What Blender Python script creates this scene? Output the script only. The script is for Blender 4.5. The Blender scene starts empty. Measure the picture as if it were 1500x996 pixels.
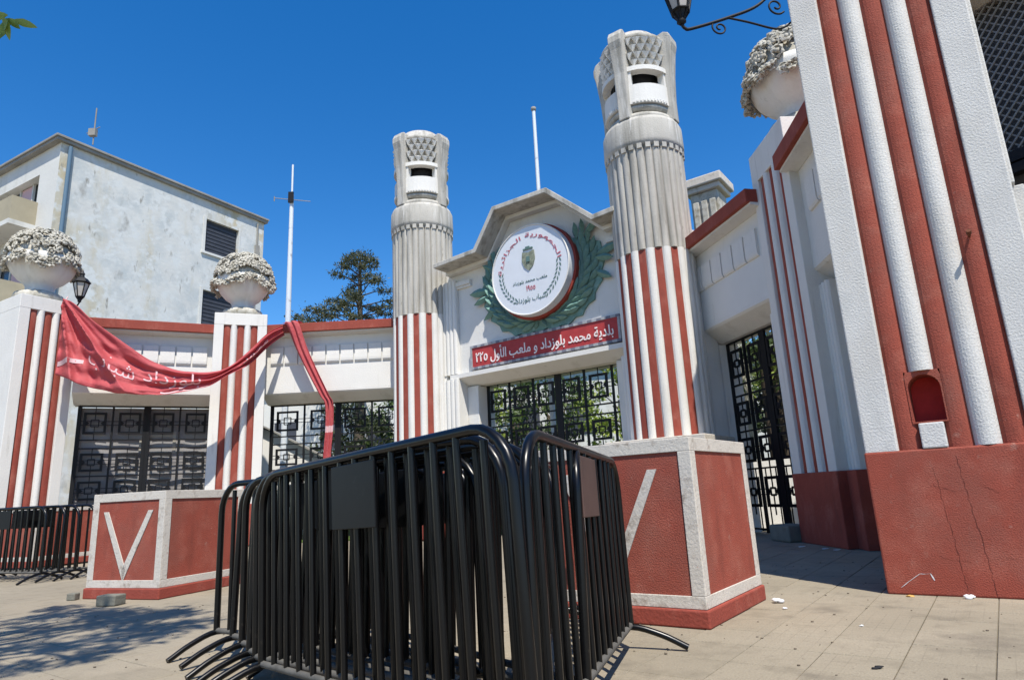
import bpy, math, random
import numpy as np
from mathutils import Vector, Matrix, noise
random.seed(7)
rng = np.random.default_rng(7)
R = math.radians
PI = math.pi
scene = bpy.context.scene
col = scene.collection

# ------------------------------------------------------------------ camera
def make_camera():
    pitch, roll = R(13.3655), 0.05
    F = Vector((0, math.cos(pitch), math.sin(pitch)))
    U0 = Vector((0, -math.sin(pitch), math.cos(pitch)))
    R0 = Vector((1, 0, 0))
    U = U0 * math.cos(roll) + R0 * math.sin(roll)
    X = R0 * math.cos(roll) - U0 * math.sin(roll)
    cam = bpy.data.cameras.new('camera')
    cam.sensor_width = 36.0
    cam.lens = 950 / 1500 * 36
    cam.clip_start = 0.05
    cam.clip_end = 3000
    o = bpy.data.objects.new('camera', cam)
    m = Matrix((X, U, -F)).transposed().to_4x4()
    m.translation = Vector((0, 0, 0.95))
    o.matrix_world = m
    col.objects.link(o)
    scene.camera = o
make_camera()

# ------------------------------------------------------------------ sky and sun
SUN = Vector((0.276, -0.961, 0)).normalized() * math.cos(R(61)) + Vector((0, 0, math.sin(R(61))))
w = bpy.data.worlds.new('World')
scene.world = w
w.use_nodes = True
nt = w.node_tree
bg = nt.nodes['Background']
sky = nt.nodes.new('ShaderNodeTexSky')
sky.sky_type = 'NISHITA'
sky.sun_disc = False
sky.sun_elevation = R(61)
sky.sun_rotation = math.atan2(SUN.x, SUN.y)
sky.air_density = 1.0
sky.dust_density = 0.15
sky.ozone_density = 3.0
hs = nt.nodes.new('ShaderNodeHueSaturation')
hs.inputs['Saturation'].default_value = 1.38
hs.inputs['Hue'].default_value = 0.505
hs.inputs['Value'].default_value = 0.88
nt.links.new(sky.outputs[0], hs.inputs['Color'])
nt.links.new(hs.outputs[0], bg.inputs['Color'])
bg.inputs['Strength'].default_value = 0.15
sun = bpy.data.lights.new('sun', 'SUN')
sun.energy = 4.8
sun.angle = R(0.53)
sun.color = (1.0, 0.945, 0.85)
so = bpy.data.objects.new('sun', sun)
so.rotation_euler = SUN.to_track_quat('Z', 'Y').to_euler()
col.objects.link(so)
scene.view_settings.view_transform = 'Standard'
scene.view_settings.look = 'None'
scene.view_settings.exposure = 0.5
scene.view_settings.gamma = 1.0

# ------------------------------------------------------------------ helpers
class MB:
    def __init__(s):
        s.v = []; s.f = []; s.m = []; s.sm = []
    def add(s, vs, fs, mi=0, smooth=False):
        b = len(s.v)
        s.v.extend([tuple(p) for p in vs])
        for f in fs:
            s.f.append(tuple(i + b for i in f)); s.m.append(mi); s.sm.append(smooth)
        return s
    def box(s, x0, x1, y0, y1, z0, z1, mi=0, M=None):
        vs = [Vector((x, y, z)) for z in (z0, z1) for y in (y0, y1) for x in (x0, x1)]
        if M is not None: vs = [M @ p for p in vs]
        return s.add(vs, [(0, 2, 3, 1), (4, 5, 7, 6), (0, 1, 5, 4), (2, 6, 7, 3), (0, 4, 6, 2), (1, 3, 7, 5)], mi)
    def prism(s, poly, z0, z1, mi=0, smooth=False, caps=True, M=None, top_scale=None):
        n = len(poly)
        vs = [Vector((x, y, z0)) for x, y in poly]
        if top_scale: vs += [Vector((x * top_scale, y * top_scale, z1)) for x, y in poly]
        else: vs += [Vector((x, y, z1)) for x, y in poly]
        if M is not None: vs = [M @ p for p in vs]
        s.add(vs, [(i, (i + 1) % n, (i + 1) % n + n, i + n) for i in range(n)], mi, smooth)
        if caps:
            s.add(vs, [tuple(range(n - 1, -1, -1)), tuple(range(n, 2 * n))], mi)
        return s
    def bar(s, p, q, a, b=None, mi=0, up=(0, 0, 1)):
        # rectangular bar from p to q with section a by b
        b = b or a
        p = Vector(p); q = Vector(q); d = (q - p).normalized(); u = Vector(up)
        if abs(d.dot(u)) > .95: u = Vector((0, 1, 0))
        x = d.cross(u).normalized() * a / 2; y = x.cross(d).normalized() * b / 2
        vs = [p - x - y, p + x - y, p + x + y, p - x + y, q - x - y, q + x - y, q + x + y, q - x + y]
        return s.add(vs, [(0, 3, 2, 1), (4, 5, 6, 7), (0, 1, 5, 4), (1, 2, 6, 5), (2, 3, 7, 6), (3, 0, 4, 7)], mi)
    def tube(s, pts, r, n=8, mi=0, closed=False, radii=None):
        pts = [Vector(p) for p in pts]; k = len(pts); rings = []
        prev = None
        for i, p in enumerate(pts):
            if closed: d = pts[(i + 1) % k] - pts[i - 1]
            else: d = pts[min(i + 1, k - 1)] - pts[max(i - 1, 0)]
            d.normalize()
            if prev is None:
                a = Vector((0, 0, 1)) if abs(d.z) < .9 else Vector((1, 0, 0))
                x = d.cross(a).normalized()
            else:
                x = (prev - d * prev.dot(d)).normalized()
            prev = x; y = d.cross(x)
            rr = radii[i] if radii else r
            rings.append([p + (x * math.cos(2 * PI * j / n) + y * math.sin(2 * PI * j / n)) * rr for j in range(n)])
        vs = [q for ring in rings for q in ring]
        fs = []
        for i in range(k if closed else k - 1):
            a = i * n; b = ((i + 1) % k) * n
            fs += [(a + j, a + (j + 1) % n, b + (j + 1) % n, b + j) for j in range(n)]
        s.add(vs, fs, mi, True)
        if not closed:
            s.add(vs, [tuple(range(n - 1, -1, -1)), tuple(range((k - 1) * n, k * n))], mi)
        return s
    def lathe(s, prof, n=32, mi=0, smooth=True, lobes=0, amp=0, a0=0, c=(0, 0)):
        k = len(prof); vs = []
        for (r, z, *e) in prof:
            la = e[0] if e else 0
            for j in range(n):
                a = 2 * PI * j / n + a0
                rr = r
                if lobes: rr = r * (1 - amp * la * (1 - abs(math.sin(lobes * a / 2)) ** .6))
                vs.append((c[0] + rr * math.cos(a), c[1] + rr * math.sin(a), z))
        fs = [(i * n + j, i * n + (j + 1) % n, (i + 1) * n + (j + 1) % n, (i + 1) * n + j) for i in range(k - 1) for j in range(n)]
        s.add(vs, fs, mi, smooth)
        s.add(vs, [tuple(range(n - 1, -1, -1)), tuple(range((k - 1) * n, k * n))], mi)
        return s
    def arc(s, r0, r1, a0, a1, z0, z1, n=6, mi=0, r1t=None, r0t=None):
        # curved block between two radii and angles
        r1t = r1 if r1t is None else r1t; r0t = r0 if r0t is None else r0t
        vs = []
        for i in range(n + 1):
            a = a0 + (a1 - a0) * i / n; c, d = math.cos(a), math.sin(a)
            vs += [(r0 * c, r0 * d, z0), (r1 * c, r1 * d, z0), (r1t * c, r1t * d, z1), (r0t * c, r0t * d, z1)]
        fs = [(0, 1, 2, 3), (n * 4 + 3, n * 4 + 2, n * 4 + 1, n * 4)]
        for i in range(n):
            b = i * 4; t = b + 4
            fs += [(b + 1, t + 1, t + 2, b + 2), (b + 3, b + 2, t + 2, t + 3), (b, b + 3, t + 3, t), (b + 1, b, t, t + 1)]
        return s.add(vs, fs, mi)
    def blob(s, c, r, mi=0, sq=(1, 1, 1)):
        c = Vector(c); vs = [c + Vector((0, 0, r * sq[2]))]
        for k, (zz, rr) in enumerate(((.5, .86), (-.5, .86))):
            for j in range(6):
                a = j * PI / 3 + k * PI / 6
                vs.append(c + Vector((math.cos(a) * rr * r * sq[0], math.sin(a) * rr * r * sq[1], zz * r * sq[2])))
        vs.append(c - Vector((0, 0, r * sq[2])))
        fs = [(0, 1 + j, 1 + (j + 1) % 6) for j in range(6)]
        fs += [(1 + j, 7 + j, 1 + (j + 1) % 6) for j in range(6)] + [(1 + (j + 1) % 6, 7 + j, 7 + (j + 1) % 6) for j in range(6)]
        fs += [(13, 7 + (j + 1) % 6, 7 + j) for j in range(6)]
        return s.add(vs, fs, mi, True)
    def mesh(s, name, mats):
        me = bpy.data.meshes.new(name)
        me.from_pydata(s.v, [], s.f)
        if not isinstance(mats, (list, tuple)): mats = [mats]
        for m in mats: me.materials.append(m)
        me.polygons.foreach_set('material_index', s.m)
        me.polygons.foreach_set('use_smooth', s.sm)
        me.update()
        return me
    def build(s, name, mats, parent=None, bevel=0):
        return mesh_obj(name, s.mesh(name, mats), parent, bevel)

def mesh_obj(name, me, parent=None, bevel=0, loc=None, rotz=None):
    o = bpy.data.objects.new(name, me)
    col.objects.link(o)
    if parent is not None: o.parent = parent
    if loc is not None: o.location = loc
    if rotz is not None: o.rotation_euler[2] = rotz
    if bevel:
        b = o.modifiers.new('bevel', 'BEVEL'); b.width = bevel; b.segments = 2
        b.limit_method = 'ANGLE'; b.angle_limit = R(35)
    return o

def thing(name, label, cat, loc=(0, 0, 0), rotz=0, group=None):
    o = bpy.data.objects.new(name, None)
    o.empty_display_size = .2
    col.objects.link(o)
    o.location = loc; o.rotation_euler[2] = rotz
    o['label'] = label; o['category'] = cat
    if group: o['group'] = group
    return o

def tag(o, label, cat, group=None):
    o['label'] = label; o['category'] = cat
    if group: o['group'] = group
    return o

def structure(o):
    o['kind'] = 'structure'
    return o

def copy_tree(o, parent=None):
    c = o.copy(); col.objects.link(c)
    if parent is not None: c.parent = parent
    for ch in [x for x in o.children]: copy_tree(ch, c)
    return c

def smooth_path(pts, n=6):
    # Catmull-Rom through points
    P = [Vector(p) for p in pts]; P = [P[0] * 2 - P[1]] + P + [P[-1] * 2 - P[-2]]
    out = []
    for i in range(1, len(P) - 2):
        for k in range(n):
            t = k / n
            out.append(.5 * ((2 * P[i]) + (P[i + 1] - P[i - 1]) * t + (2 * P[i - 1] - 5 * P[i] + 4 * P[i + 1] - P[i + 2]) * t * t + (3 * P[i] - P[i - 1] - 3 * P[i + 1] + P[i + 2]) * t ** 3))
    out.append(P[-2])
    return out

# ------------------------------------------------------------------ materials
def mat(name, base, rough=.85, bump=0, bscale=40, var=0, vscale=2.0, stains=(), metal=0, spec=.3, streak=0, streak_col=(.2, .19, .17), chips=None, bdist=.01, fine=0):
    """base colour; var = large colour variation; stains = [(colour, scale, lo, hi, stretch_z)]"""
    m = bpy.data.materials.new(name); m.use_nodes = True
    N = m.node_tree.nodes; L = m.node_tree.links
    b = N['Principled BSDF']
    b.inputs['Roughness'].default_value = rough
    b.inputs['Metallic'].default_value = metal
    b.inputs['Specular IOR Level'].default_value = spec
    tc = N.new('ShaderNodeTexCoord')
    src = None
    def rgb(c):
        r = N.new('ShaderNodeRGB'); r.outputs[0].default_value = (*c, 1); return r.outputs[0]
    cur = rgb(base)
    def noise_fac(scale, lo, hi, stretch=1, detail=6, off=0, rough_=.6):
        mp = N.new('ShaderNodeMapping'); mp.inputs['Scale'].default_value = (1, 1, stretch)
        mp.inputs['Location'].default_value = (off, off * 1.7, off * .3)
        L.new(tc.outputs['Object'], mp.inputs['Vector'])
        n = N.new('ShaderNodeTexNoise'); n.inputs['Scale'].default_value = scale; n.inputs['Detail'].default_value = detail
        n.inputs['Roughness'].default_value = rough_
        L.new(mp.outputs[0], n.inputs['Vector'])
        r = N.new('ShaderNodeMapRange'); r.inputs['From Min'].default_value = lo; r.inputs['From Max'].default_value = hi
        L.new(n.outputs['Fac'], r.inputs['Value'])
        return r.outputs[0]
    def mix(fac, a, b_):
        mx = N.new('ShaderNodeMix'); mx.data_type = 'RGBA'
        L.new(fac, mx.inputs['Factor']); L.new(a, mx.inputs['A']); L.new(b_, mx.inputs['B'])
        return mx.outputs['Result']
    if var:
        cur = mix(noise_fac(vscale, .3, .7), rgb(tuple(c * (1 - var) for c in base)), rgb(tuple(min(1, c * (1 + var * .6)) for c in base)))
    for i, (sc, scale, lo, hi, st) in enumerate(stains):
        cur = mix(noise_fac(scale, lo, hi, st, off=3.1 * (i + 1)), cur, rgb(sc))
    if fine:
        cur = mix(noise_fac(90, .35, .75, detail=3, off=9), cur, rgb(tuple(c * (1 - fine) for c in base)))
    L.new(cur, b.inputs['Base Color'])
    if bump:
        n = N.new('ShaderNodeTexNoise'); n.inputs['Scale'].default_value = bscale; n.inputs['Detail'].default_value = 5
        L.new(tc.outputs['Object'], n.inputs['Vector'])
        bm = N.new('ShaderNodeBump'); bm.inputs['Strength'].default_value = bump; bm.inputs['Distance'].default_value = bdist
        L.new(n.outputs['Fac'], bm.inputs['Height']); L.new(bm.outputs[0], b.inputs['Normal'])
    return m

GREY = (.33, .31, .27)
M = {}
M['white'] = mat('white_limewash', (.69, .675, .635), .9, .5, 30, .07, 1.5, [((.44, .42, .37), 2.2, .55, .82, .22), ((.36, .34, .29), 7, .62, .80, .10)], fine=.08)
M['white_rough'] = mat('rough_white_stucco', (.62, .61, .58), .95, .5, 60, .10, 3, [((.42, .43, .41), 5, .56, .8, .4), ((.30, .31, .29), 14, .66, .8, .5), ((.50, .47, .42), 1.4, .5, .75, .5)], bdist=.012, fine=.2)
M['red'] = mat('red_wall_paint', (.29, .060, .040), .8, .5, 40, .2, 2.5, [((.42, .15, .11), 4, .52, .8, .5), ((.16, .045, .034), 6, .56, .78, .25)], fine=.2)
M['red_rough'] = mat('rough_red_stucco', (.32, .072, .046), .85, .5, 95, .15, 3, [((.42, .15, .105), 3.5, .50, .8, 1), ((.18, .045, .030), 4, .55, .75, .35), ((.40, .22, .17), 12, .64, .78, 1), ((.22, .10, .075), 1.1, .52, .75, .8)], bdist=.012, fine=.25)
M['concrete'] = mat('weathered_pale_concrete', (.45, .43, .385), .95, .6, 35, .12, 2, [((.22, .21, .18), 5.5, .46, .72, .07), ((.64, .63, .60), 7, .58, .78, .12), ((.16, .15, .125), 9, .64, .8, .35)], bdist=.01)
M['sculpt'] = mat('blotched_plaster', (.50, .475, .41), .95, .6, 30, .2, 4, [((.24, .215, .155), 6, .45, .7, 1), ((.58, .57, .54), 9, .6, .8, 1)])  # noise mixes darker and paler blotches into the plaster
M['cream'] = mat('cream_border_paint', (.62, .57, .50), .85, .5, 50, .08, 3, [((.30, .24, .18), 9, .55, .7, 1)], fine=.2)
M['band'] = mat('cream_border', (.60, .55, .48), .85, .4, 50, .1, 4, [((.27, .21, .16), 10, .56, .70, 1), ((.40, .15, .12), 16, .66, .74, 1)], fine=.2)
M['iron'] = mat('black_iron', (.008, .008, .009), .55, spec=.25)
M['barrier'] = mat('black_barrier_enamel', (.0025, .0025, .003), .30, .15, 25, .3, 5, [((.045, .036, .028), 7, .64, .74, 1)], spec=.35, bdist=.002)
M['dust'] = mat('dusty_rail', (.10, .095, .085), .8, .3, 40, .3, 8)
M['plate'] = mat('dark_plate', (.003, .003, .0035), .5, .1, 10, .2, 4, [((.035, .036, .038), 7, .58, .85, 1)])
M['plate_brown'] = mat('brown_plate', (.10, .06, .05), .6, .1, 10, .2, 4)  # brown version of the barrier plate, used on one barrier
M['ground'] = mat('dusty_pavement', (.285, .245, .18), .95, .5, 60, .1, 1.2, [((.21, .185, .145), 3.5, .55, .8, 1), ((.36, .32, .25), 1.1, .5, .8, 1)], fine=.2)
M['dark'] = mat('shade_and_scrap_black', (.02, .02, .022), .9)  # black painted for shade inside the tower heads; also colours the dark scrap
M['glass'] = mat('dark_window_glass', (.02, .025, .03), .12, spec=.7)
M['shutter'] = mat('dark_shutter', (.05, .055, .07), .6, .2, 8, .2, 3)
M['bld'] = mat('blue_white_weathered_plaster', (.58, .585, .56), .95, .5, 6, .10, .7,
               [((.46, .49, .49), 1.1, .45, .65, .8), ((.47, .42, .30), .6, .50, .66, .3), ((.33, .33, .31), 1.5, .60, .74, .5), ((.58, .60, .59), 2.2, .50, .62, 1), ((.24, .23, .20), 4.2, .64, .74, .3)], bdist=.02)
M['bldw'] = mat('pale_plaster', (.60, .60, .57), .95, .4, 6, .06, .5, [((.38, .37, .33), .8, .52, .8, .12)], bdist=.02)
M['roofedge'] = mat('grey_roof_edge', (.27, .26, .235), .9, .4, 10, .2, 1)
M['beige'] = mat('beige_balcony', (.36, .32, .23), .9, .3, 10, .15, 1)
M['green_w'] = mat('green_wreath_paint', (.15, .27, .235), .9, .5, 30, .25, 4, [((.24, .36, .32), 8, .5, .75, 1), ((.08, .14, .12), 5, .6, .8, .3)])
M['disc_white'] = mat('disc_face_white', (.62, .65, .69), .5, .1, 10, .05, 2)
M['disc_red'] = mat('disc_rim_red', (.28, .045, .03), .7, .3, 20, .1, 3)
M['text_red'] = mat('faded_red_lettering', (.42, .10, .13), .7)
M['text_dark'] = mat('dark_green_lettering', (.10, .17, .16), .7)
M['text_white'] = mat('white_lettering', (.80, .72, .70), .7)
M['sign_red'] = mat('sign_red', (.40, .045, .045), .6, .1, 20, .15, 6)
M['sign_frame'] = mat('sign_frame_grey', (.34, .35, .37), .7, .2, 20, .3, 14)
M['sign_frame_dark'] = mat('sign_frame_dark', (.16, .16, .20), .7)
M['pole'] = mat('white_pole', (.62, .66, .70), .5, stains=[((.2, .2, .2), 3, .6, .75, 1)])
M['bark'] = mat('bark', (.09, .07, .05), .95, .8, 30, .2, 5)
M['stone'] = mat('mossy_block', (.17, .165, .135), .95, .6, 40, .2, 8)
M['tarp'] = mat('grey_sheeting', (.26, .25, .25), .7, .5, 6, .25, 1.2, [((.36, .34, .32), 2.5, .6, .75, 3)])
M['lampglass'] = mat('lamp_glass', (.45, .42, .38), .3)
M['niche'] = mat('bright_red_niche', (.50, .03, .025), .7, .3, 30, .2, 10)
M['litter'] = mat('white_litter', (.7, .7, .7), .6)
M['yellow'] = mat('yellow_litter', (.55, .33, .10), .7)
M['rust'] = mat('rust', (.12, .04, .02), .9)

def leaf_mat(name, c1, c2):
    m = bpy.data.materials.new(name); m.use_nodes = True
    N = m.node_tree.nodes; L = m.node_tree.links; b = N['Principled BSDF']
    b.inputs['Roughness'].default_value = .55
    g = N.new('ShaderNodeNewGeometry')
    mx = N.new('ShaderNodeMix'); mx.data_type = 'RGBA'
    mx.inputs['A'].default_value = (*c1, 1); mx.inputs['B'].default_value = (*c2, 1)
    L.new(g.outputs['Random Per Island'], mx.inputs['Factor'])
    L.new(mx.outputs['Result'], b.inputs['Base Color'])
    t = N.new('ShaderNodeBsdfTranslucent'); L.new(mx.outputs['Result'], t.inputs['Color'])
    ms = N.new('ShaderNodeMixShader'); ms.inputs['Fac'].default_value = .3
    L.new(b.outputs[0], ms.inputs[1]); L.new(t.outputs[0], ms.inputs[2])
    L.new(ms.outputs[0], N['Material Output'].inputs['Surface'])
    return m
M['leaf'] = leaf_mat('leaf_mid_green', (.035, .07, .02), (.11, .16, .04))
M['leaf_bright'] = leaf_mat('leaf_yellow_green', (.12, .20, .03), (.34, .40, .07))
M['leaf_dark'] = leaf_mat('leaf_dark_green', (.02, .035, .015), (.06, .075, .03))
M['needle'] = leaf_mat('conifer_needles', (.03, .045, .018), (.10, .105, .045))
M['dry'] = leaf_mat('dry_brown_growth', (.12, .07, .05), (.22, .15, .10))

def cloth_mat():
    m = bpy.data.materials.new('red_cloth'); m.use_nodes = True
    N = m.node_tree.nodes; L = m.node_tree.links; b = N['Principled BSDF']
    b.inputs['Roughness'].default_value = .7
    tc = N.new('ShaderNodeTexCoord'); n = N.new('ShaderNodeTexNoise'); n.inputs['Scale'].default_value = 3
    L.new(tc.outputs['Object'], n.inputs['Vector'])
    mx = N.new('ShaderNodeMix'); mx.data_type = 'RGBA'
    mx.inputs['A'].default_value = (.52, .07, .09, 1); mx.inputs['B'].default_value = (.68, .16, .16, 1)
    L.new(n.outputs['Fac'], mx.inputs['Factor']); L.new(mx.outputs['Result'], b.inputs['Base Color'])
    wn = N.new('ShaderNodeTexNoise'); wn.inputs['Scale'].default_value = 7; wn.inputs['Detail'].default_value = 3; wn.inputs['Distortion'].default_value = 1.2
    L.new(tc.outputs['Object'], wn.inputs['Vector'])
    bp = N.new('ShaderNodeBump'); bp.inputs['Strength'].default_value = .5; bp.inputs['Distance'].default_value = .035
    L.new(wn.outputs['Fac'], bp.inputs['Height']); L.new(bp.outputs[0], b.inputs['Normal'])
    t = N.new('ShaderNodeBsdfTranslucent'); L.new(mx.outputs['Result'], t.inputs['Color'])
    ms = N.new('ShaderNodeMixShader'); ms.inputs['Fac'].default_value = .4
    L.new(b.outputs[0], ms.inputs[1]); L.new(t.outputs[0], ms.inputs[2])
    L.new(ms.outputs[0], N['Material Output'].inputs['Surface'])
    return m
M['cloth'] = cloth_mat()
M['cloth_white'] = mat('white_cloth_print', (.60, .40, .41), .7)

def tile_mat():
    m = mat('paving_tile', (.285, .245, .18), .95, .5, 70, .1, .9, [((.17, .145, .105), 5, .52, .75, 1), ((.35, .30, .225), .8, .48, .75, 1), ((.13, .11, .085), 1.7, .58, .75, 1), ((.15, .12, .09), 28, .62, .72, 1)], fine=.2)
    N = m.node_tree.nodes; L = m.node_tree.links; b = N['Principled BSDF']
    old = b.inputs['Base Color'].links[0].from_socket
    # every tile its own tone, positions in world space so the dirt runs across joints
    oi = N.new('ShaderNodeObjectInfo')
    mp = N.new('ShaderNodeMapRange'); mp.inputs['To Min'].default_value = .95; mp.inputs['To Max'].default_value = 1.04
    L.new(oi.outputs['Random'], mp.inputs['Value'])
    vm = N.new('ShaderNodeVectorMath'); vm.operation = 'SCALE'
    L.new(old, vm.inputs[0]); L.new(mp.outputs[0], vm.inputs['Scale'])
    L.new(vm.outputs[0], b.inputs['Base Color'])
    geo = N.new('ShaderNodeNewGeometry')
    for n in N:
        if n.type == 'MAPPING':
            for l in list(n.inputs['Vector'].links): L.remove(l)
            L.new(geo.outputs['Position'], n.inputs['Vector'])
        if n.type == 'TEX_NOISE' and n.inputs['Vector'].links and n.inputs['Vector'].links[0].from_node.type == 'TEX_COORD':
            L.remove(n.inputs['Vector'].links[0]); L.new(geo.outputs['Position'], n.inputs['Vector'])
    mp2 = N.new('ShaderNodeMapping'); mp2.vector_type = 'POINT'; mp2.inputs['Rotation'].default_value = (0, 0, R(36)); mp2.inputs['Location'].default_value = (.2, .2, 0)
    L.new(geo.outputs['Position'], mp2.inputs['Vector'])
    bk = N.new('ShaderNodeTexBrick'); bk.offset = 0; bk.inputs['Scale'].default_value = 1; bk.inputs['Brick Width'].default_value = .08; bk.inputs['Row Height'].default_value = .08
    bk.inputs['Mortar Size'].default_value = .004; bk.inputs['Mortar Smooth'].default_value = .6
    L.new(mp2.outputs[0], bk.inputs['Vector'])
    ns_ = N.new('ShaderNodeTexNoise'); ns_.inputs['Scale'].default_value = 1.6; L.new(geo.outputs['Position'], ns_.inputs['Vector'])
    mr = N.new('ShaderNodeMapRange'); mr.inputs['From Min'].default_value = .42; mr.inputs['From Max'].default_value = .62; mr.inputs['To Max'].default_value = .28; L.new(ns_.outputs['Fac'], mr.inputs['Value'])
    mu = N.new('ShaderNodeMath'); mu.operation = 'MULTIPLY'; L.new(bk.outputs['Fac'], mu.inputs[0]); L.new(mr.outputs[0], mu.inputs[1])
    mx = N.new('ShaderNodeMix'); mx.data_type = 'RGBA'; mx.inputs['B'].default_value = (.12, .10, .075, 1)
    L.new(mu.outputs[0], mx.inputs['Factor']); L.new(vm.outputs[0], mx.inputs['A']); L.new(mx.outputs['Result'], b.inputs['Base Color'])
    return m
M['tile'] = tile_mat()
M['lawn'] = mat('lawn_grass', (.10, .16, .03), .95, .8, 60, .3, 3)

# ------------------------------------------------------------------ Arabic lettering
AR = {  # letter: (isolated, final, initial, medial); None = does not join forward
    'ا': (0xFE8D, 0xFE8E, None, None), 'أ': (0xFE83, 0xFE84, None, None), 'ب': (0xFE8F, 0xFE90, 0xFE91, 0xFE92),
    'ة': (0xFE93, 0xFE94, None, None), 'ت': (0xFE95, 0xFE96, 0xFE97, 0xFE98), 'ج': (0xFE9D, 0xFE9E, 0xFE9F, 0xFEA0),
    'ح': (0xFEA1, 0xFEA2, 0xFEA3, 0xFEA4), 'د': (0xFEA9, 0xFEAA, None, None), 'ر': (0xFEAD, 0xFEAE, None, None),
    'ز': (0xFEAF, 0xFEB0, None, None), 'س': (0xFEB1, 0xFEB2, 0xFEB3, 0xFEB4), 'ش': (0xFEB5, 0xFEB6, 0xFEB7, 0xFEB8),
    'ع': (0xFEC9, 0xFECA, 0xFECB, 0xFECC), 'ل': (0xFEDD, 0xFEDE, 0xFEDF, 0xFEE0), 'م': (0xFEE1, 0xFEE2, 0xFEE3, 0xFEE4),
    'ن': (0xFEE5, 0xFEE6, 0xFEE7, 0xFEE8), 'ه': (0xFEE9, 0xFEEA, 0xFEEB, 0xFEEC), 'و': (0xFEED, 0xFEEE, None, None),
    'ي': (0xFEF1, 0xFEF2, 0xFEF3, 0xFEF4), 'ئ': (0xFE89, 0xFE8A, 0xFE8B, 0xFE8C)}
def shape(t):
    out = []
    for i, ch in enumerate(t):
        if ch not in AR: out.append(ch); continue
        prev = i > 0 and t[i - 1] in AR and AR[t[i - 1]][2] is not None
        nxt = i < len(t) - 1 and t[i + 1] in AR
        iso, fin, ini, med = AR[ch]
        if ini is None: c = fin if prev else iso
        else: c = med if prev and nxt else fin if prev else ini if nxt else iso
        out.append(chr(c))
    return ''.join(reversed(out))
def text_mesh(body, width, height, extrude=.01, bold=.0):
    """lettering as a mesh in local x (right) and z (up), centred, facing -y"""
    cu = bpy.data.curves.new('lettering', 'FONT'); cu.body = body; cu.resolution_u = 2
    cu.extrude = 0; cu.offset = bold
    o = bpy.data.objects.new('tmp', cu)
    dg = None
    me = bpy.data.meshes.new_from_object(o)
    bpy.data.objects.remove(o); bpy.data.curves.remove(cu)
    n = len(me.vertices)
    co = np.empty(n * 3); me.vertices.foreach_get('co', co); co = co.reshape(-1, 3)
    mn, mx_ = co.min(0), co.max(0)
    x = (co[:, 0] - (mn[0] + mx_[0]) / 2) * width / (mx_[0] - mn[0])
    z = (co[:, 1] - (mn[1] + mx_[1]) / 2) * height / max(mx_[1] - mn[1], 1e-6)
    faces = [tuple(p.vertices) for p in me.polygons]
    bpy.data.meshes.remove(me)
    return x, z, faces
def lettering(name, body, m, parent, cx, cz, y, width, height, bold=.0, thick=.012, warp=None):
    x, z, faces = text_mesh(body, width, height, bold=bold)
    if warp is None: vs = [(cx + a, y, cz + b) for a, b in zip(x, z)]
    else: vs = [warp(a, b) for a, b in zip(x, z)]
    me = bpy.data.meshes.new(name); me.from_pydata(vs, [], faces); me.materials.append(m); me.update()
    o = mesh_obj(name, me, parent)
    if thick:
        s = o.modifiers.new('thickness', 'SOLIDIFY'); s.thickness = thick; s.offset = 0
    return o

# ------------------------------------------------------------------ ground
g = MB()
g.add([(-900, -300, -.03), (900, -300, -.03), (900, 1500, -.03), (-900, 1500, -.03)], [(0, 1, 2, 3)])
ground = structure(g.build('ground', M['ground']))
pav = structure(MB().box(-16, 14, -6, 13.6, -.026, -.012).build('pavement', M['ground']))
TW = .40
ca, sa = math.cos(R(-36)), math.sin(R(-36))
tb = MB(); h = TW / 2 - .0025
tb.add([(-h, -h, -.02), (h, -h, -.02), (h, h, -.02), (-h, h, -.02), (-h, -h, -.004), (h, -h, -.004), (h, h, -.004), (-h, h, -.004),
        (-h + .003, -h + .003, 0), (h - .003, -h + .003, 0), (h - .003, h - .003, 0), (-h + .003, h - .003, 0)],
       [(0, 1, 5, 4), (1, 2, 6, 5), (2, 3, 7, 6), (3, 0, 4, 7), (4, 5, 9, 8), (5, 6, 10, 9), (6, 7, 11, 10), (7, 4, 8, 11), (8, 9, 10, 11)])
tile_me = tb.mesh('tile', M['tile'])
cells = []
for i in range(-45, 45):
    for j in range(-45, 45):
        x = ca * i * TW - sa * j * TW; y = sa * i * TW + ca * j * TW
        if y < -2 or y > 13.2 or abs(x) > 13: continue
        inview = y > 2.4 and abs(x) < .84 * y
        cells.append((0 if inview else 1, math.hypot(x, y), x, y))
cells.sort()
far = MB()
for k, (_, d, x, y) in enumerate(cells):
    dz = random.uniform(-.0015, .0015)
    if k < 300:
        o = mesh_obj('tile', tile_me, pav, loc=(x, y, dz)); o.rotation_euler = (R(random.uniform(-.2, .2)), R(random.uniform(-.2, .2)), R(-36))
    else:
        Mx = Matrix.Translation((x, y, dz)) @ Matrix.Rotation(R(-36), 4, 'Z')
        far.add([Mx @ Vector(p) for p in tb.v], tb.f)
o = far.build('distant_tile', M['tile'], pav); o['kind'] = 'stuff'

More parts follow.
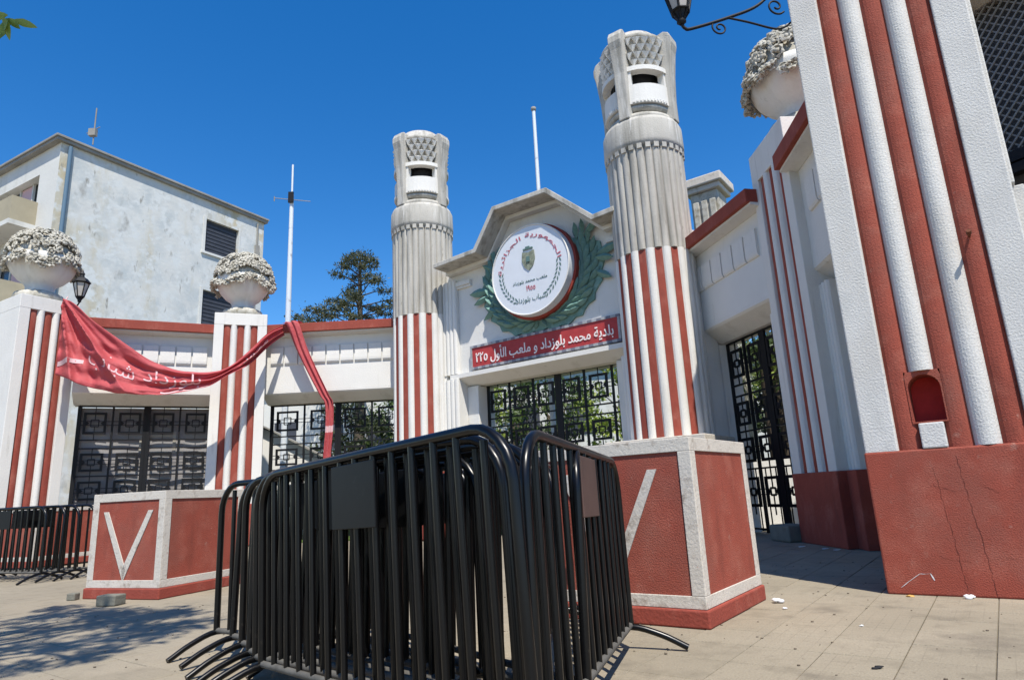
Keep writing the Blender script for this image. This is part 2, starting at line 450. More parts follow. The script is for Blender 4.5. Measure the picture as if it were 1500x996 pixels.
# ------------------------------------------------------------------ striped pillar
def pillar_parts(t, W, D, z0, z1, ztop_str, wm, rm, base_out=.03, base_h=1.05, groove=.07, base_mat=None, skip=(), notch=None):
    """front face in the local -y direction, front plane y = 0"""
    b = .18 * W                                    # border width
    n = 3; u = (W - 2 * b) / 5                     # red, white, red, white, red
    x0 = -W / 2
    poly = [(x0, 0), (x0 + b, 0), (x0 + b, groove), (W / 2 - b, groove), (W / 2 - b, 0), (W / 2, 0), (W / 2, D), (x0, D)]
    m = MB()
    if notch:
        na, nb_, nz0, nz1, nd = notch
        poly2 = poly[:3] + [(na, groove), (na, nd), (nb_, nd), (nb_, groove)] + poly[3:]
        m.prism(poly, base_h, nz0); m.prism(poly2, nz0, nz1); m.prism(poly, nz1, ztop_str)
    else: m.prism(poly, base_h, ztop_str)
    m.box(x0, W / 2, 0, D, ztop_str, z1)
    m.build('body', wm, t, .012)
    for k in range(3):
        a = x0 + b + 2 * k * u
        q = MB()
        nn = 6
        pl = [(a + .002 + (u - .004) * i / nn, groove - .004 - .035 * math.sin(PI * i / nn) ** .6) for i in range(nn + 1)]
        pl = pl + [(a + u - .002, groove + .005), (a + .002, groove + .005)]
        if notch and k < 2:
            q.prism(pl, base_h + .002, nz0); q.prism(pl, nz1, ztop_str - .002)
            if k == 0: pc = [p_ for p_ in pl if p_[0] < na - .002]; pc.insert(len([p_ for p_ in pc if p_[1] < groove]), (na - .002, groove - .03)); pc.insert(len([p_ for p_ in pc if p_[1] < groove]), (na - .002, groove + .005))
            else: pc = [(nb_ + .002, groove - .03)] + [p_ for p_ in pl if p_[0] > nb_ + .002] + [(nb_ + .002, groove + .005)]
            q.prism(pc, nz0, nz1)
        else: q.prism(pl, base_h + .002, ztop_str - .002)
        q.build('red_stripe', rm, t)
    for k in range(2):
        a = x0 + b + (2 * k + 1) * u
        q = MB(); nn = 8
        pl = [(a + u * i / nn, groove - .004 - (groove + .01) * math.sin(PI * i / nn) ** .55) for i in range(nn + 1)]
        pl += [(a + u, groove + .004), (a, groove + .004)]
        lo = base_h + .002
        if k in skip: lo = skip[k]
        q.prism(pl, lo, ztop_str - .002, smooth=False)
        q.build('white_ridge', wm, t)
    q = MB(); q.box(x0 - base_out, W / 2 + base_out, -base_out, D + base_out, 0, base_h)
    q.build('base', base_mat or rm, t, .015)
    return b, u

def urn(loc, label, seed, rot=0, S=1.0):
    t = thing('flower_urn', label, 'urn', loc, rot, 'plaster urns heaped with flowers on the pillars'); t.scale = (.87, .87, 1)
    q = MB(); q.lathe([(.50 * S, 0), (.60 * S, .03), (.64 * S, .13 * S), (.60 * S, .22 * S), (.44 * S, .28 * S), (.33 * S, .32 * S)], 32)
    q.build('foot', M['sculpt'], t)
    q = MB(); q.lathe([(.36 * S, .30 * S, .6), (.36 * S, .42 * S, .8), (.42 * S, .50 * S, 1), (.58 * S, .60 * S, 1), (.74 * S, .76 * S, 1), (.84 * S, .93 * S, 1), (.875 * S, 1.08 * S, .8), (.86 * S, 1.20 * S, .5), (.6 * S, 1.28 * S)], 72, lobes=4, amp=.13)
    q.build('bowl', M['white'], t)
    rr = random.Random(seed); q = MB()
    q.lathe([(.84 * S, 1.16 * S), (.80 * S, 1.34 * S), (.62 * S, 1.62 * S), (.36 * S, 1.84 * S), (.02, 1.93 * S)], 20, smooth=True)
    def flower(c, nrm, r0):
        nrm = nrm.normalized(); a1 = nrm.orthogonal().normalized(); a2 = nrm.cross(a1)
        q.blob(c + nrm * r0 * .25, r0 * .34)
        ph = rr.uniform(0, 1)
        for p in range(6):
            an = ph + p * PI / 3
            d1 = a1 * math.cos(an) + a2 * math.sin(an); d2 = nrm.cross(d1)
            tip = c + d1 * r0 + nrm * r0 * .12; base = c + d1 * r0 * .18 - nrm * r0 * .25; mid = c + d1 * r0 * .62 + nrm * r0 * .28
            w_ = d2 * r0 * .42; lo = c + d1 * r0 * .6 - nrm * r0 * .35
            q.add([base, mid + w_, tip, mid - w_, mid + nrm * r0 * .1, lo], [(0, 1, 4), (1, 2, 4), (2, 3, 4), (3, 0, 4), (0, 5, 1), (1, 5, 2), (2, 5, 3), (3, 5, 0)])
    for k in range(400):
        a = rr.uniform(0, 2 * PI); el = math.asin(rr.random() ** .8) * .99
        if k % 4 == 0: zz = 1.10 + rr.uniform(-.16, .06) - .16 * abs(math.sin(2 * a)) ** 3; rad = .93
        else:
            rad = .88 * math.cos(el) ** .8 + .02; zz = 1.16 + .78 * math.sin(el)
        r0 = rr.uniform(.09, .15) * S
        c = Vector((rad * math.cos(a), rad * math.sin(a), zz)) * S
        nrm = Vector((math.cos(a) * math.cos(el), math.sin(a) * math.cos(el), .2 + math.sin(el)))
        if rr.random() < .7: flower(c, nrm + Vector((rr.uniform(-.3, .3), rr.uniform(-.3, .3), rr.uniform(-.3, .3))), r0)
        else: q.blob(c, r0 * .55, sq=(1, 1, .8))
    o = q.build('flower_heap', M['sculpt'], t); o['kind'] = 'stuff'
    return t

# far left pillar, its striped face turned to the gate axis
t = thing('striped_pillar', 'white pillar with red stripes at far left, its urn beside the grey roofed building', 'pillar', (-11.76, 15.84, 0), R(59.8), 'red and white striped gate pillars')
pillar_parts(t, 1.36, 1.6, 0, 6.4, 6.05, M['white'], M['red'], base_h=1.05)
PV1 = Matrix.Translation((-11.76, 15.84, 0)) @ Matrix.Rotation(R(59.8), 4, 'Z')
urn(PV1 @ Vector((0, .72, 6.4)), 'urn of flowers on the far left pillar, with a black lantern beside it', 1, 0, 1.03)
# pillar crossed by the banner
t = thing('striped_pillar', 'white pillar with red stripes that the sagging red banner crosses', 'pillar', (-7.50, 17.35, 0), R(21), 'red and white striped gate pillars')
pillar_parts(t, 1.36, 1.1, 0, 6.22, 5.88, M['white'], M['red'], base_h=1.05)
PV2 = Matrix.Translation((-7.50, 17.35, 0)) @ Matrix.Rotation(R(21), 4, 'Z')
urn(PV2 @ Vector((0, .68, 6.22)), 'urn of flowers on the pillar that the banner crosses, left of the tall pole', 2, .6, 1.0)
# pillar right of the right hand gate
t = thing('striped_pillar', 'shaded white pillar with narrow looking red stripes behind the big near pillar', 'pillar', (4.43, 9.98, 0), R(-88.5), 'red and white striped gate pillars')
pillar_parts(t, 1.36, 1.3, 0, 6.6, 6.05, M['white'], M['red'], base_h=1.05)
urn((5.12, 9.98, 6.6), 'urn of flowers partly hidden by the big near pillar at top right', 3, .3, 1.0)

# big near pillar
NPL = Vector((2.97 + .81 * .72 + .02, 5.74 - .587 * .72, 0))
t = thing('striped_pillar', 'huge near pillar at right edge with rough red stripes and an arched niche', 'pillar', NPL, R(-36), 'red and white striped gate pillars')
W = 1.40; b = .18 * W; u = (W - 2 * b) / 5
# ridge 0 is interrupted by the niche: it starts above it
xr0 = -W / 2 + b + u; xr1 = xr0 + u; ncx = (xr0 + xr1) / 2; nrw = .118
pillar_parts(t, W, 1.25, 0, 7.4, 6.9, M['white_rough'], M['red_rough'], base_out=.01, base_h=1.15, groove=.055, skip={0: 1.80}, notch=(ncx - nrw - .012, ncx + nrw + .012, 1.362, 1.799, .30))
q = MB(); q.box(xr0, xr1, -.012, .052, 1.152, 1.36); q.build('niche_sill', M['white_rough'], t, .01)
# arched surround, its lining running back to a bright red back
q = MB(); nx0, nx1 = ncx - nrw - .012, ncx + nrw + .012
inner = [(ncx - nrw, 1.375)] + [(ncx - nrw * math.cos(a), 1.65 + nrw * math.sin(a)) for a in [PI * i / 14 for i in range(15)]] + [(ncx + nrw, 1.375)]
n = len(inner)
vs = [(x, .018, z) for x, z in inner] + [(x, .285, z) for x, z in inner]
q.add(vs, [(i, i + n, i + 1 + n, i + 1) for i in range(n - 1)] + [(n - 1, 2 * n - 1, n, 0)])
def outer_pt(x, z):
    if z <= 1.376: return (nx0 if x < ncx else nx1, 1.362)
    a = math.atan2(z - 1.65, x - ncx)
    dx, dz = math.cos(a), math.sin(a); k = min((nx1 - ncx) / abs(dx) if abs(dx) > 1e-6 else 9, (1.798 - 1.65) / dz if dz > 1e-6 else 9)
    return (ncx + dx * k, 1.65 + dz * k)
ou = [outer_pt(*p) for p in inner]
vs = [(x, .018, z) for x, z in inner] + [(x, .018, z) for x, z in ou]
q.add(vs, [(i, i + 1, i + 1 + n, i + n) for i in range(n - 1)] + [(n - 1, 0, n, 2 * n - 1)])
vs2 = [(x, .018, z) for x, z in ou] + [(x, .052, z) for x, z in ou]
q.add(vs2, [(i, i + 1, i + 1 + n, i + n) for i in range(n - 1)] + [(n - 1, 0, n, 2 * n - 1)])
q.build('niche_surround', M['red_rough'], t)
q = MB(); q.box(ncx - nrw - .01, ncx + nrw + .01, .27, .298, 1.366, 1.795); q.build('niche_back', M['niche'], t)
# cracks and a smear of white paint on the base
rr = random.Random(21)
def crack(pts, wd, name, m_):
    P_ = []
    for i in range(len(pts) - 1):
        a, c = Vector(pts[i]), Vector(pts[i + 1]); k_ = max(2, int((c - a).length / .03))
        for j in range(k_): P_.append(a.lerp(c, j / k_) + Vector((rr.uniform(-.006, .006), rr.uniform(-.004, .004))))
    P_.append(Vector(pts[-1])); vs = []
    for i, p in enumerate(P_):
        w_ = wd * (.3 + .7 * rr.random()); vs += [(p.x - w_, -.0122, p.y - w_ * .3), (p.x + w_, -.0122, p.y + w_ * .3)]
    q = MB(); q.add(vs, [(2 * i, 2 * i + 1, 2 * i + 3, 2 * i + 2) for i in range(len(P_) - 1)]); q.build(name, m_, t)
CRK = mat('dark_crack', (.11, .03, .022), .95)
crack([(-.05, 1.08), (-.03, .8), (.0, .5), (.02, .25), (.03, .02)], .002, 'crack', CRK)
crack([(-.22, 1.0), (-.20, .7), (-.17, .4), (-.15, .05)], .0018, 'crack', CRK)
crack([(-.25, .86), (-.1, .80), (.08, .84), (.18, .78)], .0022, 'crack', CRK)
crack([(-.3, .30), (-.1, .26), (.15, .30), (.4, .24), (.6, .28)], .0022, 'crack', CRK)
crack([(-.60, .06), (-.52, .12), (-.45, .17), (-.38, .17), (-.36, .12)], .006, 'paint_smear', M['litter'])
q = MB(); q.tube([(.35, .05, 2.87), (.35, -.10, 2.85)], .012, 6); q.tube([(.35, -.09, 2.85), (.35, -.12, 2.87)], .02, 6); q.build('spigot', M['rust'], t)
# stepped return at the pillar's right side
q = MB(); q.box(W / 2 - .001, W / 2 + .10, .30, 1.2, 1.16, 3.3); q.box(W / 2 - .001, W / 2 + .04, .22, 1.2, 3.3, 7.2); q.build('side_step', M['white_rough'], t, .01)
urn((NPL.x + .587 * .6, NPL.y + .81 * .6, 7.4), 'urn of flowers on top of the huge near pillar', 4, .3, 1.0)

# ------------------------------------------------------------------ centre frame
CM = Matrix.Translation((.38, 15.33, 0)) @ Matrix.Rotation(R(-35.9), 4, 'Z')
CL, CR = (.38, 15.33, 0), R(-35.9)

def tower(xc, label, zs, ztop, stripe_angles, seed, dome=.26):
    """fluted round tower; origin on its axis, centre frame rotation"""
    p = CM @ Vector((xc, 0, 0))
    t = thing('fluted_tower', label, 'tower', p, CR, 'fluted towers beside the emblem')
    q = MB(); q.box(-1.0, 1.0, -1.0, .9, 0, 1.72); q.build('base', M['red'], t, .02)
    q = MB(); q.box(-1.03, 1.03, -1.03, .9, 1.722, 1.86); q.build('base_band', M['cream'], t, .015)
    # lower shaft: core, red bands and white ridges
    q = MB(); q.lathe([(.80, 1.86), (.80, zs - .002)], 60); q.build('shaft_core', M['white'], t)
    K = 15; st = 2 * PI / K
    for k in range(K):
        a = k * st + .1
        ad = (math.degrees(a) + 180) % 360 - 180
        red = stripe_angles[0] <= ad <= stripe_angles[1]
        if red:
            q = MB(); q.arc(.795, .812, a + .004, a + st * .46 - .004, 1.862, zs - .012, 4); q.build('red_stripe', M['red'], t)
        q = MB(); n = 6; a0, a1 = (a + st * .46, a + st) if red else (a + st * .5 + .03, a + st)
        segs = [(a0, a1)] if red else [(a + .02, a + st * .5 - .02), (a + st * .5 + .02, a + st - .02)]
        for (b0, b1) in segs:
            pl = []
            for i in range(n + 1):
                an = b0 + (b1 - b0) * i / n; rr = .80 + .052 * math.sin(PI * i / n) ** .6
                pl.append((rr * math.cos(an), rr * math.sin(an)))
            pl += [(.78 * math.cos(b1), .78 * math.sin(b1)), (.78 * math.cos(b0), .78 * math.sin(b0))]
            q.prism(pl, 1.862, zs - .002)
        q.build('white_ridge', M['white'], t)
    # upper shaft with thirty flutes
    pl = []
    for k in range(30):
        for i in range(8):
            f = i / 8; an = (k + f) * 2 * PI / 30 + .1
            rr = .785 + .062 * math.sin(PI * f) ** .5
            pl.append((rr * math.cos(an), rr * math.sin(an)))
    zc = ztop - 2.92
    q = MB(); q.prism(pl, zs, zc); q.build('upper_shaft', M['concrete'], t)
    # collar with a notched lower edge
    q = MB(); q.lathe([(.80, zc), (.875, zc + .05), (.885, zc + .15), (.875, zc + .60), (.83, zc + .70), (.5, zc + .72)], 60)
    for k in range(30):
        an = (k + .5) * 2 * PI / 30 + .1
        q.arc(.80, .872, an - .06, an + .06, zc - .07, zc + .052, 2)
    q.build('collar', M['concrete'], t)
    # head: drum between four corner piers
    z0 = zc + .72; z1 = ztop
    H = z1 - z0 - .14
    q = MB(); q.lathe([(.62, z0), (.62, z0 + .80)], 40); q.lathe([(.74, z0), (.76, z0 + .05), (.74, z0 + .12), (.66, z0 + .13)], 40); q.lathe([(.66, z0 + .2), (.73, z0 + .24), (.73, z0 + .30), (.66, z0 + .33)], 40)
    q.build('head_core', M['concrete'], t)
    for k in range(4):
        am = R(45) + k * PI / 2 + R(0)           # face centres lie at 45 degrees to the gate axis
        q = MB(); q.arc(.55, .77, am - .62, am + .62, z0 + .34, z0 + .80, 8)
        for i in range(11):
            an = am - .50 + i * .10
            q.arc(.73, .785, an - .028, an + .028, z0 + .36, z0 + .41, 1)
        q.build('band_panel', M['white'], t)
        # a black drum further in stands for the shade in the opening
        q = MB(); q.arc(.60, .79, am - .62, am + .62, z0 + 1.14, z0 + 1.25, 8)
        q.arc(.60, .76, am - .64, am - .52, z0 + .80, z0 + 1.14, 1); q.arc(.60, .76, am + .52, am + .64, z0 + .80, z0 + 1.14, 1)
        q.build('opening_frame', M['white'], t)
        q = MB(); q.arc(.52, .61, am - .62, am + .62, z0 + 1.25, z1 - .16, 8, r1t=.68, r0t=.58); q.build('lattice_back', M['concrete'], t)
        q = MB()
        rows = 4; zr0 = z0 + 1.28; zr1 = z1 - .20; rh = (zr1 - zr0) / rows
        for r_ in range(rows):
            cnt = 4 if r_ % 2 == 0 else 5
            for i in range(cnt):
                an = am + (i - (cnt - 1) / 2) * .27; hw2 = .132; hw = hw2
                zb = zr0 + r_ * rh; zt_ = zb + rh * .96
                rb = .70 + .05 * r_ / rows + .02
                P = lambda a_, r2, z_: (r2 * math.cos(a_), r2 * math.sin(a_), z_)
                vs = [P(an - hw, rb, zt_), P(an + hw, rb, zt_), P(an, rb, zb), P(an - hw, rb - .1, zt_), P(an + hw, rb - .1, zt_), P(an, rb - .1, zb), P(an, rb + .07, zt_ - rh * .3)]
                q.add(vs, [(0, 6, 1), (1, 6, 2), (2, 6, 0), (0, 1, 4, 3), (1, 2, 5, 4), (2, 0, 3, 5)])
        q.build('lattice', M['white'], t)
        ap = am + PI / 4                           # the pier stands between two faces
        Mp = Matrix.Rotation(ap - PI / 2, 4, 'Z')
        q = MB()
        # tapered pier flaring outwards at its rolled top (local +y is outwards)
        prof = [(.62, z0 - .02), (.86, z0 - .02), (.855, z0 + .5), (.89, z0 + 1.1), (.955, z1 - .52), (.995, z1 - .34), (.99, z1 - .20), (.93, z1 - .07), (.82, z1 + .0), (.66, z1 - .03)]
        hw = [.125, .125, .13, .135, .15, .16, .165, .16, .15, .15]
        vs = [Mp @ Vector((-w_, y_, z_)) for (y_, z_), w_ in zip(prof, hw)] + [Mp @ Vector((w_, y_, z_)) for (y_, z_), w_ in zip(prof, hw)]
        n = len(prof)
        q.add(vs, [tuple(range(n)), tuple(range(2 * n - 1, n - 1, -1))] + [(i, i + n, (i + 1) % n + n, (i + 1) % n) for i in range(n)])
        q.build('pier', M['concrete'], t, .02)
    q = MB(); q.lathe([(.74, z1 - .17), (.76, z1 - .12), (.70, z1 - .08), (.55, z1 + dome * .4), (.25, z1 + dome * .85), (.02, z1 + dome)], 40); q.build('cap', M['concrete'], t)
    q = MB(); q.lathe([(.45, z0 + .80), (.45, z1 - .15)], 24); q.build('shade_drum', M['dark'], t)  # solid drum, its black colour stands in for shade inside the head
    return t
tower(-3.45, 'fluted white tower left of the emblem, smaller in view, red stripes below', 5.74, 11.14, (-200, -25), 1, .40)
tower(3.45, 'fluted white tower right of the emblem, rising above the bordered red plinth', 5.72, 10.95, (-178, -42), 2)

# central wall with the gable
cw = thing('gable_wall', 'white central wall with stepped gable between the two towers', 'wall', CL, CR)
front = .05
outl = [(-2.7, 3.93), (2.98, 3.93), (2.98, 6.88), (2.36, 6.84), (1.16, 7.88), (-.40, 7.90), (-1.05, 6.95), (-2.7, 6.89)]
q = MB(); n = len(outl)
vs = [(x, front, z) for x, z in outl] + [(x, .95, z) for x, z in outl]
q.add(vs, [tuple(range(n)), tuple(range(2 * n - 1, n - 1, -1))] + [(i, i + n, (i + 1) % n + n, (i + 1) % n) for i in range(n)])
q.build('wall_face', M['white'], cw)
def ribbon(path, thick, y0, y1):
    """moulding that follows the gable outline; path = (x, z) of its top edge"""
    m = MB(); k = len(path)
    lo = []
    for i in range(k):
        a = Vector(path[max(i - 1, 0)]); c = Vector(path[min(i + 1, k - 1)]); p = Vector(path[i])
        n1 = Vector((-(p - a).y, (p - a).x)).normalized() if i > 0 else None
        n2 = Vector((-(c - p).y, (c - p).x)).normalized() if i < k - 1 else None
        nn = (n1 + n2).normalized() if n1 is not None and n2 is not None else (n1 if n1 is not None else n2)
        kk = 1 / max(.5, nn.dot(n1 if n1 is not None else n2))
        lo.append(p - nn * thick * kk)
    vs = []
    for p, l in zip(path, lo): vs += [(p[0], y0, p[1]), (l.x, y0, l.y), (l.x, y1, l.y), (p[0], y1, p[1])]
    fs = [(0, 3, 2, 1), (4 * k - 4, 4 * k - 3, 4 * k - 2, 4 * k - 1)]
    for i in range(k - 1):
        b = 4 * i; t_ = b + 4
        fs += [(b, b + 1, t_ + 1, t_), (b + 1, b + 2, t_ + 2, t_ + 1), (b + 2, b + 3, t_ + 3, t_ + 2), (b + 3, b, t_, t_ + 3)]
    return m.add(vs, fs)
hp = [(-2.45, 6.97), (-1.07, 7.03), (-.42, 7.98), (1.20, 7.96), (2.38, 6.91), (2.9, 6.95)]
hp2 = [(x, z) for x, z in hp]
ribbon(hp2, .12, -.66, .98).build('hood', M['concrete'], cw, .015)
ribbon([(x, z - .112) for x, z in hp], .10, -.16, .04).build('hood_moulding', M['white'], cw, .01)
# small stepped band under the eaves
for (a, b2) in ((-2.62, -1.72), (2.35, 2.8)):
    q = MB(); q.box(a, b2, -.06, .06, 6.42, 6.54); q.box(a, b2, -.02, .06, 6.36, 6.42); q.build('string_course', M['white'], cw, .008)
# lintel ledge with a bevelled underside
q = MB()
pf = [(.04, 4.05), (-.10, 4.04), (-.10, 3.93), (.30, 3.74), (.96, 3.74), (.96, 3.925), (.04, 3.925)]
vs = [(-2.45, y_, z_) for y_, z_ in pf] + [(2.95, y_, z_) for y_, z_ in pf]; n = len(pf)
q.add(vs, [tuple(range(n)), tuple(range(2 * n - 1, n - 1, -1))] + [(i, (i + 1) % n, (i + 1) % n + n, i + n) for i in range(n)])
q.build('lintel', M['white'], cw)

def fluted_pilaster(parent, x0, x1, y0, y1, z0, z1, nf, name='pilaster', M_=None):
    pl = [(x1, y1), (x0, y1)]
    for k in range(nf):
        for i in range(6):
            f = i / 6
            pl.append((x0 + (x1 - x0) * (k + f) / nf, y0 + .045 - .045 * math.sin(PI * f) ** .5))
    pl.append((x1, y0 + .045))
    q = MB(); q.prism(list(reversed(pl)), z0, z1)
    return q.build(name, M_ or M['white'], parent)
fluted_pilaster(cw, -2.72, -2.14, -.16, .9, 0, 3.92, 4)
fluted_pilaster(cw, -2.72, -2.2, -.10, .045, 4.055, 6.6, 4)
fluted_pilaster(cw, 2.5, 2.95, -.16, .9, 0, 3.73, 3)
# jambs running back to the gate
q = MB(); q.box(-2.14, -1.78, .22, .9, 0, 3.73); q.box(2.2, 2.5, .22, .9, 0, 3.73); q.build('jamb', M['white'], cw, .02)

# name board
sg = thing('name_board', 'long red board with white Arabic lettering under the round emblem', 'sign', (CM @ Vector((.33, -.03, 4.39))), CR)
q = MB(); q.box(-2.05, 2.13, -.01, .07, -.24, .26); q.build('board', M['sign_red'], sg, .004)
q = MB()
for (z0, z1) in ((-.30, -.24), (.26, .32)):
    x = -2.11
    k = 0
    while x < 2.18:
        x2 = min(2.19, x + .12)
        q.box(x, x2, -.03, .072, z0, z1, k % 2); x = x2; k += 1
for (x0, x1) in ((-2.11, -2.05), (2.13, 2.19)): q.box(x0, x1, -.03, .072, -.24, .26, 0)
q.build('frame', [M['sign_frame'], M['sign_frame_dark']], sg)
lettering('lettering', shape('بلدية محمد بلوزداد و ملعب الأول ٢٢٥').replace('٢٢٥'[::-1], '٢٢٥'), M['text_white'], sg, .04, .0, -.018, 3.95, .40, .012, .014)

# emblem
EC = (.44, 6.17); ER = 1.13
em = thing('round_emblem', 'big round white emblem with red rim and Arabic writing on the gable', 'emblem', (CM @ Vector((EC[0], .05, EC[1]))), CR)
RX = Matrix.Rotation(PI / 2, 4, 'X')
def disc_mb(r, y0, y1, n=72, r2=None):
    m = MB(); pr = [(r * math.cos(2 * PI * i / n), r * math.sin(2 * PI * i / n)) for i in range(n)]
    vs = [(a, y0, c) for a, c in pr] + [(a, y1, c) for a, c in pr]
    m.add(vs, [(i, i + n, (i + 1) % n + n, (i + 1) % n) for i in range(n)], 0, True)
    m.add(vs, [tuple(range(n)), tuple(range(2 * n - 1, n - 1, -1))], 0)
    return m
disc_mb(ER, -.46, -.25).build('face_drum', M['disc_white'], em, .012)
disc_mb(ER + .06, -.25, -.05).build('rim', M['disc_red'], em, .01)
q = MB(); q.tube([(ER * .985 * math.cos(a), -.465, ER * .985 * math.sin(a)) for a in [2 * PI * i / 72 for i in range(72)]], .018, 6, closed=True); q.build('face_edge', M['white'], em)
def arc_warp(r, a_mid, span, width):
    def f(x, z):
        a = a_mid - x / width * span
        rr = r + z
        return (rr * math.cos(a), -.466, rr * math.sin(a))
    return f
lettering('arc_lettering', shape('الجمهورية الجزائرية'), M['text_red'], em, 0, 0, 0, 2.6, .15, .0, .006, warp=arc_warp(.86, R(92), R(172), 2.6))
lettering('line_lettering', shape('ملعب محمد بلوزداد'), M['text_dark'], em, 0, -.28, -.466, 1.0, .10, .0, .006)
lettering('year_lettering', '١٩٥٥', M['text_red'], em, .02, -.46, -.466, .26, .13, .012, .006)
lettering('foot_lettering', shape('شباب بلوزداد') , M['text_dark'], em, 0, -.74, -.466, .85, .16, .0, .006)
# shield crest
q = MB()
sh = [(-.17, .46), (-.19, .24), (-.13, .08), (0, -.03), (.13, .08), (.19, .24), (.17, .46), (0, .42)]
n = len(sh); vs = [(x, -.48, z) for x, z in sh] + [(x, -.455, z) for x, z in sh]
q.add(vs, [tuple(range(n)), tuple(range(2 * n - 1, n - 1, -1))] + [(i, i + n, (i + 1) % n + n, (i + 1) % n) for i in range(n)])
q.build('shield', mat('olive_shield', (.22, .24, .18), .8, .3, 20, .5, 14), em)
q = MB(); q.box(-.14, .14, -.49, -.46, .50, .54); q.box(-.07, .05, -.49, -.46, .54, .58); q.box(-.05, .05, -.50, -.482, .18, .32); q.build('crest_device', M['text_dark'], em, .004)
# olive sprigs on the face
for s_ in (-1, 1):
    q = MB()
    for k in range(9):
        a = R(-90) + s_ * R(32 + k * 7.5); r_ = .84
        c = Vector((r_ * math.cos(a), 0, r_ * math.sin(a)))
        for d_ in (-.05, .05):
            cc = c * (1 + d_)
            ta = a + s_ * PI / 2 + d_ * 9
            tv = Vector((math.cos(ta), 0, math.sin(ta))) * .065; nv = Vector((-tv.z, 0, tv.x)) * .35
            vs = [cc - tv, cc + nv, cc + tv, cc - nv]
            q.add([(v.x, -.467, v.z) for v in vs], [(0, 1, 2, 3)])
    q.build('sprig', M['text_dark'], em)
# laurel wreath behind the disc
wr = thing('laurel_wreath', 'green painted laurel wreath around the lower rim of the emblem', 'wreath', (CM @ Vector((.44, .05, 6.12))), CR)
q = MB()
n = 40
for i in range(n):
    pass
def wr_r(a):   # outer radius of the wreath body at angle a (degrees, 0 right, -90 down)
    return 1.36 + .40 * abs(math.cos(R(a))) ** 1.0
angs = [215 - i * (260 + 0) / 48 for i in range(49)]   # 215 .. -45 via the bottom is handled below
A0, A1 = -212, 34
pts_i, pts_o = [], []
K = 48
for i in range(K + 1):
    a = A0 + (A1 - A0) * i / K
    ro = wr_r(a) * (1 + .03 * math.sin(i * 2.2))
    fade = min(1, min(i, K - i) / 4)
    pts_o.append(((1.0 + (ro - 1.0) * (.35 + .65 * fade)) * math.cos(R(a)), (1.0 + (ro - 1.0) * (.35 + .65 * fade)) * math.sin(R(a))))
    pts_i.append((1.0 * math.cos(R(a)), 1.0 * math.sin(R(a))))
vs = []
for (a, c), (d, e_) in zip(pts_i, pts_o): vs += [(a, -.10, c), (a, .0, c), (d, .0, e_), (d, -.06, e_)]
fs = [(0, 1, 2, 3), (4 * K + 3, 4 * K + 2, 4 * K + 1, 4 * K)]
for i in range(K):
    b_ = 4 * i; t_ = b_ + 4
    fs += [(b_, b_ + 3, t_ + 3, t_), (b_ + 3, b_ + 2, t_ + 2, t_ + 3), (b_ + 2, b_ + 1, t_ + 1, t_ + 2)]
q.add(vs, fs); q.build('backing', M['green_w'], wr)
lf = MB()
L_, Wd = .42, .15
prof = [(0, 0), (.25, .7), (.5, 1), (.75, .75), (1, 0)]
vs = []; fs = []
for (u_, w_) in prof:
    vs += [(u_ * L_, 0, -w_ * Wd / 2), (u_ * L_, -.07 * w_ - .01, 0), (u_ * L_, 0, w_ * Wd / 2)]
for i in range(4):
    b_ = 3 * i; fs += [(b_, b_ + 1, b_ + 4, b_ + 3), (b_ + 1, b_ + 2, b_ + 5, b_ + 4)]
lf.add(vs, fs)
leaf_me = lf.mesh('leaf', M['green_w'])
rr = random.Random(5)
def wleaf(cx, cz, ang, s_=1):
    o = mesh_obj('leaf', leaf_me, wr)
    o.location = (cx, -.09 - rr.uniform(0, .05), cz)
    o.rotation_euler = (0, -ang, 0); o.scale = (s_, 1.2, s_)
for side in (-1, 1):
    for row, (dr, off) in enumerate(((.06, .0), (.24, .12), (.42, .05))):
        cnt = 13
        for k in range(cnt):
            a = -90 + side * (4 + k * 9.2 + off * 20)
            if row == 2 and k < 3: continue
            rad = 1.08 + dr * (abs(math.cos(R(a))) * .75 + .25)
            tang = R(a) + side * PI / 2 - side * R(22 if row else -6) * 1.0
            wleaf(rad * math.cos(R(a)), rad * math.sin(R(a)), tang + rr.uniform(-.12, .12), rr.uniform(.9, 1.15))
for (x_, z_, a_, s_) in ((1.62, .10, 12, 1.5), (1.60, .02, -12, 1.2), (1.55, -.28, -30, 1.2), (1.35, .62, 40, 1.3), (-1.5, -.06, 178, 1.6), (-1.5, -.2, 196, 1.3), (-1.3, -.55, 212, 1.2), (-1.25, .4, 150, 1.2), (.05, -1.12, -60, .6), (-.05, -1.12, -120, .6)):
    wleaf(x_, z_, R(a_), s_)

